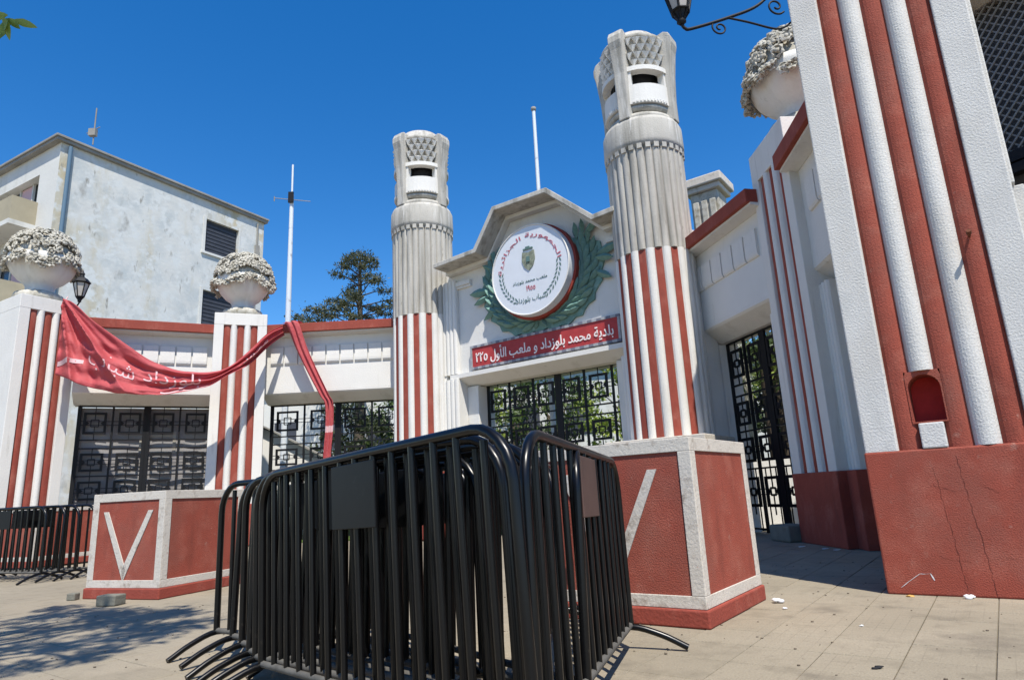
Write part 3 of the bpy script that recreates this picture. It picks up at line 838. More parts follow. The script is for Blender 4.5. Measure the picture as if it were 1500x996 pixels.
# ------------------------------------------------------------------ wing walls
def wing(A, B, label, loc_gate=True, z_low=3.93, blocks=True, pil=(True, True), dado=False):
    A = Vector((*A, 0)); B = Vector((*B, 0)); d = B - A; Ln = d.length; r = math.atan2(d.y, d.x)
    t = thing('wing_wall', label, 'wall', A, r, 'curved wing walls over the gates')
    zt = 5.95
    q = MB(); q.box(0, Ln, 0, .80, z_low + .14, 5.62); q.build('wall_face', M['white'], t)
    q = MB(); pf = [(0, z_low + .138), (0, z_low + .10), (.04, z_low + .06), (.42, z_low - .16), (.80, z_low - .16), (.80, z_low + .138)]
    vs = [(0, y_, z_) for y_, z_ in pf] + [(Ln, y_, z_) for y_, z_ in pf]; n = len(pf)
    q.add(vs, [tuple(range(n)), tuple(range(2 * n - 1, n - 1, -1))] + [(i, (i + 1) % n, (i + 1) % n + n, i + n) for i in range(n)])
    q.build('lintel', M['white'], t)
    q = MB(); pf = [(-.02, 5.622), (-.10, 5.64), (-.26, 5.66), (-.26, 5.70), (.9, 5.70), (.9, 5.622)]; n = len(pf)
    vs = [(0, y_, z_) for y_, z_ in pf] + [(Ln, y_, z_) for y_, z_ in pf]
    q.add(vs, [tuple(range(n)), tuple(range(2 * n - 1, n - 1, -1))] + [(i, (i + 1) % n, (i + 1) % n + n, i + n) for i in range(n)])
    q.build('cornice', M['white'], t)
    q = MB(); q.box(-.005, Ln + .005, -.34, .95, 5.702, zt); q.build('coping', M['red'], t, .012)
    if blocks:
        step = .40; nb = int((Ln - .3) / step); x0 = (Ln - nb * step) / 2
        bm_ = MB()
        # block with a rounded lower edge that stands proud of the wall
        pfz = [(.002, 0), (-.05, -.02), (-.055, -.42), (-.05, -.48), (-.03, -.52), (.002, -.53)]
        w2 = step / 2 - .022; n = len(pfz)
        vs = [(-w2, y_, z_) for y_, z_ in pfz] + [(w2, y_, z_) for y_, z_ in pfz]
        bm_.add(vs, [tuple(range(n)), tuple(range(2 * n - 1, n - 1, -1))] + [(i, (i + 1) % n, (i + 1) % n + n, i + n) for i in range(n)])
        me = bm_.mesh('relief_block', M['white'])
        for k in range(nb):
            mesh_obj('relief_block', me, t, loc=(x0 + (k + .5) * step, 0, 5.36))
    if dado:
        q = MB(); q.box(-.02, .40, -.03, .82, 0, 1.05); q.box(Ln - .40, Ln + .02, -.03, .82, 0, 1.05); q.build('dado', M['red'], t, .01)
    # fluted jambs at either end, behind the gate line
    if pil[0]: fluted_pilaster(t, 0.0, .34, .02, .80, 0, z_low - .17, 3, 'jamb')
    if pil[1]: fluted_pilaster(t, Ln - .34, Ln, .02, .80, 0, z_low - .17, 3, 'jamb')
    return t, A, r, Ln

def gate(A, r, Ln, x0, x1, y, label, ncol, ztop=3.76, sheet=False):
    """two leaves of square lattice ironwork"""
    t = thing('iron_gate', label, 'gate', (A + Matrix.Rotation(r, 3, 'Z') @ Vector((x0, y, 0))), r, 'black lattice gates of the entrance')
    W_ = x1 - x0; cw_ = W_ / ncol
    for leaf in range(2):
        n0, n1 = (0, ncol // 2) if leaf == 0 else (ncol // 2, ncol)
        q = MB()
        xa, xb = n0 * cw_ + .01, n1 * cw_ - .01
        for z_ in (.10, 1.22, 1.95, 2.66, 2.88, ztop): q.box(xa, xb, -.025, .025, z_ - .03, z_ + .002)
        for k in range(n0, n1 + 1):
            x = min(max(k * cw_, xa + .03), xb - .03)
            wv = .045 if k in (n0, n1) else .022
            q.box(x - wv, x + wv, -.028, .028, .02, ztop + .001)
        rows = [(1.22, 1.92), (1.95, 2.63), (2.88, 3.73), (.35, 1.19)]
        for k in range(n0, n1):
            cx_ = (k + .5) * cw_
            for (zb, zt_) in rows:
                cz = (zb + zt_) / 2; hw = cw_ * .29; hh = (zt_ - zb) * .30
                th = .028
                # inner square frame
                q.box(cx_ - hw - th, cx_ + hw + th, -.02, .02, cz + hh - th, cz + hh + th)
                q.box(cx_ - hw - th, cx_ + hw + th, -.02, .02, cz - hh - th, cz - hh + th)
                for sx in (-1, 1): q.box(cx_ + sx * hw - th, cx_ + sx * hw + th, -.02, .02, cz - hh + th, cz + hh - th)
                # small centre square
                a_ = min(hw, hh) * .38; t2 = .012
                for sz in (-1, 1): q.box(cx_ - a_, cx_ + a_, -.012, .012, cz + sz * a_ - t2, cz + sz * a_ + t2)
                for sx in (-1, 1): q.box(cx_ + sx * a_ - t2, cx_ + sx * a_ + t2, -.011, .011, cz - a_, cz + a_)
                # twin horizontal ties to the frame and a vertical tie
                for sz in (-1, 1): q.box(cx_ - cw_ / 2, cx_ + cw_ / 2, -.009, .009, cz + sz * .05 - .008, cz + sz * .05 + .008)
                q.box(cx_ - .009, cx_ + .009, -.010, .010, zb, cz - a_); q.box(cx_ - .009, cx_ + .009, -.010, .010, cz + a_, zt_)
                # corner points pointing at the centre
                for sx in (-1, 1):
                    x_ = cx_ + sx * (hw - th); w_ = .07
                    q.add([(x_, -.01, cz + w_), (x_, -.01, cz - w_), (x_ - sx * w_ * 1.1, -.01, cz), (x_, .01, cz + w_), (x_, .01, cz - w_), (x_ - sx * w_ * 1.1, .01, cz)],
                          [(0, 1, 2), (3, 5, 4), (0, 2, 5, 3), (1, 4, 5, 2), (0, 3, 4, 1)])
            for s_ in (.25, .75):
                q.box((k + s_) * cw_ - .011, (k + s_) * cw_ + .011, -.008, .008, .05, 1.2)
        q.build('leaf', M['iron'], t)
    return t
W1 = wing((-11.30, 16.30), (-8.25, 17.78), 'white wing wall with red coping behind the hanging banner, far left gate below', pil=(False, False))
W2 = wing((-7.10, 18.04), (-3.1, 17.98), 'white wing wall with red coping between banner pillar and left tower', pil=(False, False))
W3 = wing((3.86, 13.45), (4.52, 10.55), 'shaded white wing wall with red coping right of the right tower')
W4 = wing((4.60, 9.35), (4.36, 6.75), 'short shaded wall with red coping behind the huge near pillar', pil=(True, True), dado=True)
gate(W1[1], W1[2], W1[3], .10, W1[3] - .10, .55, 'tall black lattice gate backed by grey sheeting under the banner', 4)
gate(W2[1], W2[2], W2[3], .05, W2[3] - .05, .55, 'black lattice gate between banner pillar and left tower, garden hut behind', 4)
gate(W3[1], W3[2], W3[3], .30, W3[3] - .10, .55, 'shaded black lattice gate right of the right tower, tree trunks behind', 4)
gate(Vector((.38, 15.33, 0)), CR, 0, -1.80, 2.62, .60, 'black lattice gate under the red name board', 6)
gate(W4[1], W4[2], W4[3], .34, W4[3] - .34, .55, 'black lattice gate hidden behind the huge near pillar', 2)
# pilaster beside each tower
t = thing('fluted_pier', 'flat fluted white pier against the right side of the right tower', 'pier', (3.72, 13.1, 0), R(-60))
fluted_pilaster(t, -.45, .22, -.2, .5, 0, 6.25, 5)
# stone pier behind the right tower
t = thing('stone_chimney_pier', 'cream stone pier with flat cap just behind the right tower', 'pier', (5.38, 15.9, 0), R(-36))
q = MB(); q.box(-.36, .36, -.36, .36, 0, 8.35); q.build('shaft', M['sculpt'], t, .03)
for k in (-1, 0, 1):
    q = MB(); q.box(k * .22 - .08, k * .22 + .08, -.42, -.365, 7.2, 8.1); q.build('console', M['sculpt'], t, .02)
q = MB(); q.box(-.46, .46, -.46, .46, 8.352, 8.50); q.box(-.54, .54, -.54, .54, 8.50, 8.74); q.build('cap', M['cream'], t, .03)

# ------------------------------------------------------------------ V plinths
def plinth(loc, r, W_, D_, H_, label, v=True, vw=(.15, .85), seed=1):
    """origin at front right corner; front face -y runs towards -x, right face +x runs towards +y"""
    t = thing('bordered_plinth', label, 'plinth', loc, r, 'red plinths with cream borders')
    sk = .03
    q = MB(); q.box(-W_ + .0, 0, 0, D_, .10, H_ - .002); q.build('body', M['red_rough'], t)
    q = MB(); q.box(-W_ - sk, sk, -sk, D_ + sk, 0, .12); q.build('skirt', M['red'], t, .012)
    bw = .085; pr = .012
    q = MB()
    zb0, zb1 = .122, .122 + bw
    def face_front(y0, y1):
        q.box(-W_ - pr, pr, y0, y1, zb0, zb1); q.box(-W_ - pr, pr, y0, y1, H_ - bw, H_ + .012)
        q.box(-W_ - pr, -W_ + bw, y0, y1, zb1, H_ - bw); q.box(-bw, pr, y0, y1, zb1, H_ - bw)
    face_front(-pr, -.001)
    def face_side(x0, x1):
        q.box(x0, x1, -.001, D_ + pr, zb0, zb1); q.box(x0, x1, -.001, D_ + pr, H_ - bw, H_ + .012)
        q.box(x0, x1, -.001, bw, zb1, H_ - bw); q.box(x0, x1, D_ - bw, D_ + pr, zb1, H_ - bw)
    face_side(.001, pr); face_side(-W_ - pr, -W_ - .001)
    q.box(-W_ + .0, 0, -.0005, D_ + pr * .9, H_ - .001, H_ + .0115)
    q.build('border', M['band'], t, .004)
    if v:
        q = MB()
        xa, xb = -W_ + vw[0] * W_, -W_ + vw[1] * W_; xm = (xa + xb) / 2
        z0, z1 = .26, H_ - .20; wd = .075
        for (x_, s_) in ((xa, 1), (xb, -1)):
            q.add([(x_, -.010, z1), (x_ + s_ * wd, -.010, z1), (xm + s_ * wd * .45, -.010, z0 + .05), (xm, -.010, z0 - .07), (x_, .001, z1), (x_ + s_ * wd, .001, z1), (xm + s_ * wd * .45, .001, z0 + .05), (xm, .001, z0 - .07)],
                  [(0, 3, 2, 1) if s_ > 0 else (0, 1, 2, 3), (0, 1, 5, 4), (1, 2, 6, 5), (2, 3, 7, 6), (3, 0, 4, 7)])
        q.build('letter_v', M['band'], t)
    return t
plinth((1.23, 4.74, 0), R(-36), 1.30, 1.24, 1.28, 'large red plinth with cream borders and a V, right behind the barrier pile', vw=(.15, .80))
plinth((-4.10, 7.69, 0), R(-20), 1.13, 1.22, 1.18, 'red plinth with cream borders and a full V, in front of the banner pillar')
plinth((-9.72, 13.4, 0), R(-20), 1.6, 1.3, 1.16, 'red plinth with cream top edge at the far left behind small barriers', v=False)

# small rubble block and litter
q = MB(); q.box(-.12, .12, -.08, .08, 0, .11)
o = q.build('rubble_block', M['stone'], None, .012); o.location = (-4.47, 7.42, 0); o.rotation_euler[2] = R(-12); tag(o, 'mossy grey block lying against the foot of the left V plinth', 'block')
q = MB(); q.box(-.05, .05, -.05, .05, 0, .08)
o = q.build('rubble_block', M['stone'], None, .012); o.location = (-5.28, 8.02, 0); tag(o, 'tiny dark stone at the left corner of the left V plinth', 'block')
q = MB(); q.box(-.32, .24, -.2, .2, 0, .26)
o = q.build('stone_block', M['stone'], None, .03); o.location = (4.35, 10.95, 0); o.rotation_euler[2] = R(-80); tag(o, 'grey stone block at the foot of the shaded right gate', 'block')
def scrap(name, pos, s, m, label, seed, sq=.35):
    rr_ = random.Random(seed); q = MB()
    for k in range(5):
        q.blob((rr_.uniform(-s, s) * .7, rr_.uniform(-s, s) * .5, s * sq * rr_.uniform(.3, .9)), s * rr_.uniform(.35, .6), sq=(1.3, .8, sq))
    o = q.build(name, m); o.location = (*pos, 0); tag(o, label, 'litter'); return o
scrap('crumpled_paper', (2.03, 5.58), .045, M['litter'], 'crumpled white paper beside the back corner of the large plinth', 1, .7)
scrap('crumpled_paper', (1.97, 5.30), .022, M['litter'], 'tiny white scrap on the paving right of the large plinth', 2, .6)
scrap('crushed_wrapper', (3.08, 5.56), .035, M['yellow'], 'yellow wrapper at the left foot of the huge near pillar', 3)
scrap('crushed_cup', (3.42, 5.35), .042, M['litter'], 'white crushed cup at the foot of the huge near pillar', 4, .6)
scrap('dark_scrap', (1.78, 3.62), .03, M['dark'], 'dark scrap on the paving in front of the large plinth', 5, .3)
scrap('foil_scrap', (2.93, 3.95), .03, M['sign_frame'], 'silvery scrap on the paving at the right', 6, .5)
scrap('paper_scrap', (2.2, 4.6), .018, M['litter'], 'small pale scrap on the paving left of the foil scrap', 7, .4)
for k, (x_, y_) in enumerate(((4.25, 9.5), (4.32, 9.25), (4.15, 9.95))):
    scrap('paper_scrap', (x_ - .06, y_), .05, M['litter'], ['white paper scrap in the shade beside the striped pillar corner', 'white paper nearest the corner of the shaded striped pillar', 'white paper nearest the gate by the shaded striped pillar'][k], 10 + k, .25)
rr = random.Random(3)
q = MB()
for k in range(420):
    x_, y_ = rr.uniform(-5, 4), rr.uniform(2.6, 8)
    s_ = rr.uniform(.003, .009)
    q.blob((x_, y_, s_ * .5), s_, sq=(1.3, 1, .5))
o = q.build('gravel_bits', mat('brown_grit', (.14, .11, .08), .95)); o['kind'] = 'stuff'; tag(o, 'scattered small grit and leaf bits on the paving', 'grit')

# ------------------------------------------------------------------ crowd barriers
BL = 2.08
def barrier_template():
    t = thing('crowd_barrier', 'x', 'barrier')
    z0, z1, r = .13, 1.12, .20; hx = BL / 2
    pts = [(-hx, 0, z0)]
    pts += [(-hx, 0, z1 - r)] + [(-hx + r - r * math.cos(a), 0, z1 - r + r * math.sin(a)) for a in [PI / 2 * i / 6 for i in range(1, 7)]]
    pts += [(hx - r + r * math.sin(a), 0, z1 - r + r * math.cos(a)) for a in [PI / 2 * i / 6 for i in range(0, 7)]] + [(hx, 0, z0)]
    q = MB(); q.tube(pts, .0215, 10); q.build('frame', M['barrier'], t)
    q = MB(); q.tube([(-hx, 0, z0 + .01), (hx, 0, z0 + .01)], .018, 8); q.build('bottom_rail', M['dust'], t)
    n = 13
    q = MB(); q.tube([(0, 0, z0 + .01), (0, 0, z1 - .01)], .0155, 7); bar = q.mesh('bar', M['barrier'])
    q = MB(); q.tube([(0, 0, z0 + .01), (0, 0, z1 - .045)], .0155, 7); bar_s = q.mesh('bar', M['barrier'])
    for k in range(n):
        x = -hx + BL * (k + 1) / (n + 1)
        ob_ = mesh_obj('bar', bar_s if k in (0, n - 1) else bar, t, loc=(x + random.uniform(-.004, .004), random.uniform(-.003, .003), 0)); ob_.rotation_euler = (R(random.uniform(-.25, .25)), R(random.uniform(-.2, .2)), 0)
    q = MB(); q.box(-.19, .19, -.026, -.017, .80, 1.085); q.build('name_plate', M['plate'], t, .003)
    for s_ in (-1, 1):
        q = MB(); q.tube(smooth_path([(s_ * hx, -.33, .015), (s_ * hx, -.18, .085), (s_ * hx, 0, .13), (s_ * hx, .18, .085), (s_ * hx, .33, .015)], 4), .019, 8); q.build('foot', M['barrier'], t)
    return t
bt = barrier_template()
BG = 'black crowd barriers piled in the foreground'
near = [((-1.42, 3.75), (.03, 2.22), 'foremost black barrier of the pile, dark plate facing the camera', .075),
        ((-1.60, 4.06), (-.05, 2.74), 'second black barrier in the pile, just behind the foremost one', .05),
        ((-2.14, 4.80), (-.43, 3.60), 'leftmost black barrier of the pile, end frame nearest the left V plinth', 0),
        ((-1.93, 4.56), (-.26, 3.30), 'black barrier second from the left end of the pile', .01),
        ((-1.76, 4.32), (-.17, 2.98), 'black barrier in the middle of the left stack of the pile', .02),
        ((.035, 2.30), (.63, 4.24), 'rightmost black barrier, its brownish plate in front of the large plinth', .05),
        ((.24, 2.98), (.44, 5.05), 'black barrier just behind the one with the brownish plate', .02),
        ((.02, 2.98), (.24, 5.05), 'black barrier deepest in the right stack of the pile', .02),
        ((-1.52, 3.93), (-.02, 2.47), 'black barrier pressed flat between the two foremost ones', .06),
        ((-1.30, 4.15), (.02, 2.72), 'black barrier hidden in the middle of the pile', .03),
        ((-1.20, 4.48), (.0, 3.08), 'black barrier filling the back of the pile, left of its gap', .02),
        ((-1.02, 4.62), (.02, 3.30), 'rearmost black barrier of the pile, seen only between other bars', .01)]
lst = []
for i, (a, b2, lab, dz) in enumerate(near):
    lst.append((a, b2, lab, dz, BG))
FG = 'black crowd barriers stacked at the far left plinth'
for i in range(4):
    a = (-9.35 + .12 * i, 11.15 + .10 * i + .06); b2 = (-7.30 + .16 * i, 10.35 + .16 * i)
    lst.append((a, b2, ['front one of the small barriers at the left edge', 'second of the small barriers at the left edge', 'third of the small barriers at the left edge', 'rearmost of the small barriers at the left edge'][i], 0, FG))
for i, (a, b2, lab, dz, grp) in enumerate(lst):
    o = bt if i == 0 else copy_tree(bt)
    a = Vector((*a, 0)); b2 = Vector((*b2, 0)); c = (a + b2) / 2; d = b2 - a
    up_ = -dz if i in (5, 6, 7) else dz                 # one end rests on its neighbour's foot
    o.location = (c.x, c.y, dz / 2); o.rotation_euler = (R([1.2, -1.0, .6, -1.4, .8, -.9, 1.0, .5][i % 8]), -math.asin(up_ / BL), math.atan2(d.y, d.x))
    o['label'] = lab; o['group'] = grp
    if i == 5:
        for ch in o.children:
            if ch.name.startswith('name_plate'):
                ch.data = ch.data.copy(); ch.data.materials[0] = M['plate_brown']; ch['label'] = 'brownish plate'
for o in bpy.data.objects:
    if o.name.startswith('crowd_barrier'):
        L_ = 0

# ------------------------------------------------------------------ banner
BA = Vector((-11.25, 15.6)); BB = Vector((-6.55, 17.75)); bd = (BB - BA).normalized(); bn = Vector((bd.y, -bd.x))
TOP = [(-.05, 6.33), (.21, 6.23), (.58, 5.82), (1.29, 5.3), (1.99, 4.79), (2.65, 4.54), (3.3, 4.51), (3.75, 4.59), (4.05, 4.81), (4.55, 5.34), (4.84, 5.72), (5.34, 5.98)]
BOT = [(-.05, 4.40), (.07, 4.36), (.44, 4.13), (1.0, 4.0), (1.41, 3.87), (2.38, 3.87), (2.85, 3.95), (3.51, 4.12), (3.76, 4.37), (4.45, 4.77), (4.82, 5.25), (5.34, 5.72)]
def itp(T, s): return float(np.interp(s, [p[0] for p in T], [p[1] for p in T]))
def sm(T, s): return sum(itp(T, s + d_) for d_ in (-.16, -.08, 0, .08, .16)) / 5
def bsurf(s, v, off=0):
    """s metres along, v 0 top .. 1 bottom"""
    zt_ = sm(TOP, s); zb = sm(BOT, s)
    z = zt_ + (zb - zt_) * v
    hgt = zt_ - zb
    # folds gather towards the upper left tie and fan out along the sag
    th = math.atan2(6.45 - z, s + .12)
    wl = max(0, 1 - s / 3.0)
    f = (.20 * (1 - 2 * abs(math.sin(th * 8.5 + .9 + .25 * noise.noise(Vector((s * .9, 1, 3))))) ** .75) + .035 * math.sin(th * 46)) * min(1, hgt) * (.3 + .7 * wl) + .08 * (1 - 2 * abs(math.sin(v * 7 - .3 * s)) ** .7) * (1 - wl) + .03 * math.sin(v * 27 + s * 1.7) + .06 * noise.noise(Vector((s * 1.3, v * 4, 2))) + .05 * abs(noise.noise(Vector((s * 1.1 + 4, th * 9, 5)))) + .02 * noise.noise(Vector((s * 6, v * 12, 9)))
    f *= min(1, .15 + v * 3) * min(1, (5.4 - s) / .8 + .25)
    belly = .22 * math.sin(PI * min(1, max(0, s / 5.3)))
    p = BA + bd * s + bn * (f + belly * v + off)
    k = 1 - .052 * math.sin(PI * min(1, max(0, s / 5.3))) ** .7
    return (p.x * k, p.y * k, .95 + (z - .95) * k)
bn_t = thing('hanging_banner', 'long red cloth banner sagging from the left lantern to the wing wall', 'banner')
ns, nv = 190, 60
vs = [bsurf(-.05 + 5.39 * i / ns, j / nv) for i in range(ns + 1) for j in range(nv + 1)]
fs = [(i * (nv + 1) + j, i * (nv + 1) + j + 1, (i + 1) * (nv + 1) + j + 1, (i + 1) * (nv + 1) + j) for i in range(ns) for j in range(nv)]
q = MB(); q.add(vs, fs, 0, True); o = q.build('cloth', M['cloth'], bn_t)
s_ = o.modifiers.new('thickness', 'SOLIDIFY'); s_.thickness = .006
def band(sv, w_, name):
    vs = []; pts = sv
    for (s1, v1) in pts:
        vs += [bsurf(s1, v1 - w_, .010), bsurf(s1, v1 + w_, .010)]
    q = MB(); q.add(vs, [(2 * i, 2 * i + 1, 2 * i + 3, 2 * i + 2) for i in range(len(pts) - 1)], 0, True); return q.build(name, M['cloth_white'], bn_t)
band([(-.03 + i * .05, .86 - .018 * i * (i < 12) * (1) + 0 * i) for i in range(12)], .03, 'white_line')
band([(2.3 + i * .1, .93 + .03 * math.sin(i)) for i in range(12)], .025, 'white_line')
def bwarp(s0, v0, sc_):
    def f(x, z):
        s1 = s0 + x; hgt = max(.3, sm(TOP, s1) - sm(BOT, s1))
        return bsurf(s1, min(.98, max(.02, v0 - z / hgt)), .012)
    return f
lettering('lettering', shape('شباب'), M['cloth_white'], bn_t, 0, 0, 0, 1.05, .50, .0, 0, warp=bwarp(1.15, .56, 1))
lettering('lettering', shape('بلوزداد'), M['cloth_white'], bn_t, 0, 0, 0, 1.35, .42, .0, 0, warp=bwarp(2.55, .50, 1))
lettering('lettering', shape('محمد'), M['cloth_white'], bn_t, 0, 0, 0, .62, .16, .01, 0, warp=bwarp(4.55, .50, 1))
q = MB(); q.tube([(*(BA + bd * .0 - bn * .3), 6.45), (*(BA + bd * .02), 6.28)], .015, 5); q.build('cord', M['cloth_white'], bn_t)
# loose end that hangs over the coping
st = thing('banner_tail', 'twisted red cloth tail hanging over the coping left of the left tower', 'banner')
path = [(-6.25, 17.62, 5.98), (-6.12, 17.55, 5.86), (-5.88, 17.6, 5.2), (-5.55, 17.62, 4.5), (-5.22, 17.62, 3.86), (-5.08, 17.62, 3.6), (-5.06, 17.62, 3.0), (-5.10, 17.62, 2.4), (-5.12, 17.62, 1.9)]
path = [Vector((-6.3, 18.2, 6.0)), Vector((-6.22, 17.85, 6.01))] + [Vector(p) for p in path]
P = smooth_path(path, 7)
vs = []; nw = 10
for i, p in enumerate(P):
    f = i / len(P)
    w_ = .24 - .12 * min(1, f * 1.6)
    tw = .5 * math.sin(f * 5)
    for j in range(nw + 1):
        u_ = j / nw - .5
        x = u_ * w_ * 2
        wav = .05 * math.sin(u_ * 14 + f * 6)
        vs.append((p.x + x * math.cos(tw), p.y + x * math.sin(tw) * .5 + wav, p.z + x * .18 * (1 - f)))
fs = []; mi = []
q = MB()
K = len(P)
for i in range(K - 1):
    zc = P[i].z
    m_ = 1 if (3.02 > zc > 2.84) else 0
    fsr = [(i * (nw + 1) + j, i * (nw + 1) + j + 1, (i + 1) * (nw + 1) + j + 1, (i + 1) * (nw + 1) + j) for j in range(nw)]
    for f_ in fsr: q.f.append(f_); q.m.append(m_); q.sm.append(True)
q.v = [tuple(v) for v in vs]
o = q.build('cloth', [M['cloth'], M['cloth_white']], st); s_ = o.modifiers.new('thickness', 'SOLIDIFY'); s_.thickness = .006

# ------------------------------------------------------------------ lanterns
def lantern(loc, rotz, label, bracket):
    t = thing('wall_lantern', label, 'lantern', loc, rotz, 'black wall lanterns')
    q = MB(); n = 6
    # tapering six sided glass
    q.lathe([(.085, .10), (.17, .44)], 6, smooth=False); q.build('glass', M['lampglass'], t)
    q = MB()
    for k in range(6):
        a = k * PI / 3
        q.tube([(.09 * math.cos(a), .09 * math.sin(a), .09), (.178 * math.cos(a), .178 * math.sin(a), .45)], .013, 5)
    for (r_, z_) in ((.09, .09), (.178, .45)):
        q.tube([(r_ * math.cos(k * PI / 3), r_ * math.sin(k * PI / 3), z_) for k in range(6)], .014, 5, closed=True)
    q.lathe([(.02, -.06), (.05, -.03), (.035, .0), (.085, .09)], 8)
    for k in range(6):
        a = k * PI / 3; q.tube([(.09 * math.cos(a), .09 * math.sin(a), .09), (.02 * math.cos(a), .02 * math.sin(a), -.02)], .01, 4)
    q.build('frame', M['iron'], t)
    q = MB(); q.lathe([(.20, .45), (.22, .47), (.13, .58), (.06, .62), (.05, .68), (.07, .70), (.03, .76), (.01, .80)], 6, smooth=False); q.build('roof', M['iron'], t)
    q = MB()
    for pth, r_ in bracket: q.tube(smooth_path(pth, 6), r_, 6)
    q.build('bracket', M['iron'], t)
    return t
def spiral(cx_, cz, r0, turns, a0, sgn=1):
    return [(cx_ + r0 * (1 - .8 * i / 16) * math.cos(a0 + sgn * turns * 2 * PI * i / 16), 0, cz + r0 * (1 - .8 * i / 16) * math.sin(a0 + sgn * turns * 2 * PI * i / 16)) for i in range(17)]
# bracket from the near pillar: lantern hangs out to the left, away from the stripes
br = [([(0, 0, -.06), (.03, 0, -.10), (.10, 0, -.10), (.50, 0, .05), (.85, 0, .22), (1.12, 0, .50)], .016),
      ([(.50, 0, .05), (.72, 0, .01), (.98, 0, -.05), (1.10, 0, -.03), (1.22, 0, .06)], .011),
      (spiral(.40, -.075, .085, 1.4, PI * .75), .009), (spiral(1.05, .22, .10, 1.3, -PI * .2, -1), .010)]
lantern((1.86, 5.62, 5.50), math.atan2(.14, 1.0), 'black lantern on a scrolled bracket at top, left of the huge near pillar', br)
lantern((-10.98, 15.75, 6.30), R(150), 'small black lantern beside the far left urn, above the banner corner', [([(0, 0, -.06), (.1, 0, -.12), (.35, 0, -.05), (.50, 0, .0)], .02)])

# ------------------------------------------------------------------ white building far left
BT = thing('apartment_building', 'weathered blue white building with flat grey roof behind the left gate', 'building', (-19.71, 26, 0), R(60.9))
LX, LY, BH = 11.05, 16.0, 17.25
def wall_with_holes(holes, w, h):
    """rectangles grid in (u, z) leaving holes; returns list of solid cells"""
    us = sorted({0, w, *[a for hh in holes for a in hh[:2]]}); zs = sorted({0, h, *[a for hh in holes for a in hh[2:]]})
    out = []
    for i in range(len(us) - 1):
        for j in range(len(zs) - 1):
            cu_, cz = (us[i] + us[i + 1]) / 2, (zs[j] + zs[j + 1]) / 2
            if any(a < cu_ < b_ and c < cz < d_ for a, b_, c, d_ in holes): continue
            out.append((us[i], us[i + 1], zs[j], zs[j + 1]))
    return out
rh = [(7.30, 9.36, 14.35, 16.22), (7.35, 9.36, 10.35, 12.24), (7.35, 9.36, 6.4, 8.25)]
q = MB()
for (a, b_, c, d_) in wall_with_holes(rh, LX, BH): q.add([(a, 0, c), (b_, 0, c), (b_, 0, d_), (a, 0, d_)], [(0, 1, 2, 3)])
q.add([(LX, 0, 0), (LX, LY, 0), (LX, LY, BH), (LX, 0, BH)], [(0, 1, 2, 3)])
q.add([(0, LY, 0), (LX, LY, 0), (LX, LY, BH), (0, LY, BH)], [(0, 3, 2, 1)])
for (a, b_, c, d_) in rh:
    q.add([(a, 0, c), (b_, 0, c), (b_, 0, d_), (a, 0, d_), (a, .25, c), (b_, .25, c), (b_, .25, d_), (a, .25, d_)], [(0, 1, 5, 4), (1, 2, 6, 5), (2, 3, 7, 6), (3, 0, 4, 7)])
q.build('side_wall', M['bld'], BT)
lh = [(1.62, 8.5, 14.75, 16.15), (1.62, 8.5, 10.9, 12.9)]
q = MB()
for (a, b_, c, d_) in wall_with_holes(lh, LY, BH): q.add([(0, a, c), (0, b_, c), (0, b_, d_), (0, a, d_)], [(0, 3, 2, 1)])
for (a, b_, c, d_) in lh:
    q.add([(0, a, c), (0, b_, c), (0, b_, d_), (0, a, d_), (.5, a, c), (.5, b_, c), (.5, b_, d_), (.5, a, d_)], [(0, 4, 5, 1), (1, 5, 6, 2), (2, 6, 7, 3), (3, 7, 4, 0)])
q.build('front_wall', M['bldw'], BT)
for (a, b_, c, d_) in rh:
    f = MB(); f.box(a, b_, .20, .26, c, d_); f.build('window', M['shutter'], BT)
    s2 = MB()
    for k in range(9): s2.box(a + .05, b_ - .05, .165, .198, c + .08 + (d_ - c) * k / 9, c + .08 + (d_ - c) * (k + .7) / 9)
    s2.build('shutter_slats', M['shutter'], BT)
    fr = MB(); fr.box(a - .16, a - .005, -.04, .10, c - .02, d_ + .12); fr.box(b_ + .005, b_ + .10, -.03, .10, c, d_ + .1); fr.box(a - .20, b_ + .12, -.10, .12, c - .14, c - .02); fr.build('window_frame', M['bldw'], BT)
for (a, b_, c, d_) in lh:
    f = MB(); f.box(.42, .5, a, b_, c, d_); f.build('window', M['glass'], BT)
    y = a
    k = 0
    while y < b_ - .1:
        f = MB(); f.box(.30, .40, y + .02, y + .12, c, d_); f.build('mullion', M['bldw'], BT)
        if k % 3 == 1:
            f = MB(); f.box(.33, .36, y + .12, min(b_, y + 1.1), c + .1, d_ - .05); f.build('curtain', M['cloth_white'], BT)
        y += 1.15; k += 1
for (z0, z1) in ((13.6, 14.72), (9.7, 10.85)):
    f = MB(); f.box(-1.0, -.9, 1.45, 9, z0, z1); f.box(-.9, 0, 1.45, 1.55, z0, z1); f.build('balcony_front', M['beige'], BT)
    f = MB(); f.box(-1.05, .0, 1.40, 9, z0 - .22, z0 - .002); f.build('balcony_slab', M['bldw'], BT)
q = MB(); q.box(-.26, LX + .14, -.18, LY + .3, BH, BH + .14); q.box(-.32, LX + .18, -.24, LY + .35, BH + .142, BH + .26); q.build('roof_slab', M['roofedge'], BT, .02)
q = MB(); q.tube([(.35, -.10, 3), (.35, -.10, BH - .1)], .09, 8); q.build('drain_pipe', mat('blue_grey_pipe', (.10, .17, .24), .7), BT)
q = MB(); q.tube([(10.55, -.08, 10), (10.55, -.08, BH - .2)], .05, 6); q.box(10.45, 10.70, -.14, -.002, 15.0, 15.7); q.build('cable_box', M['roofedge'], BT)
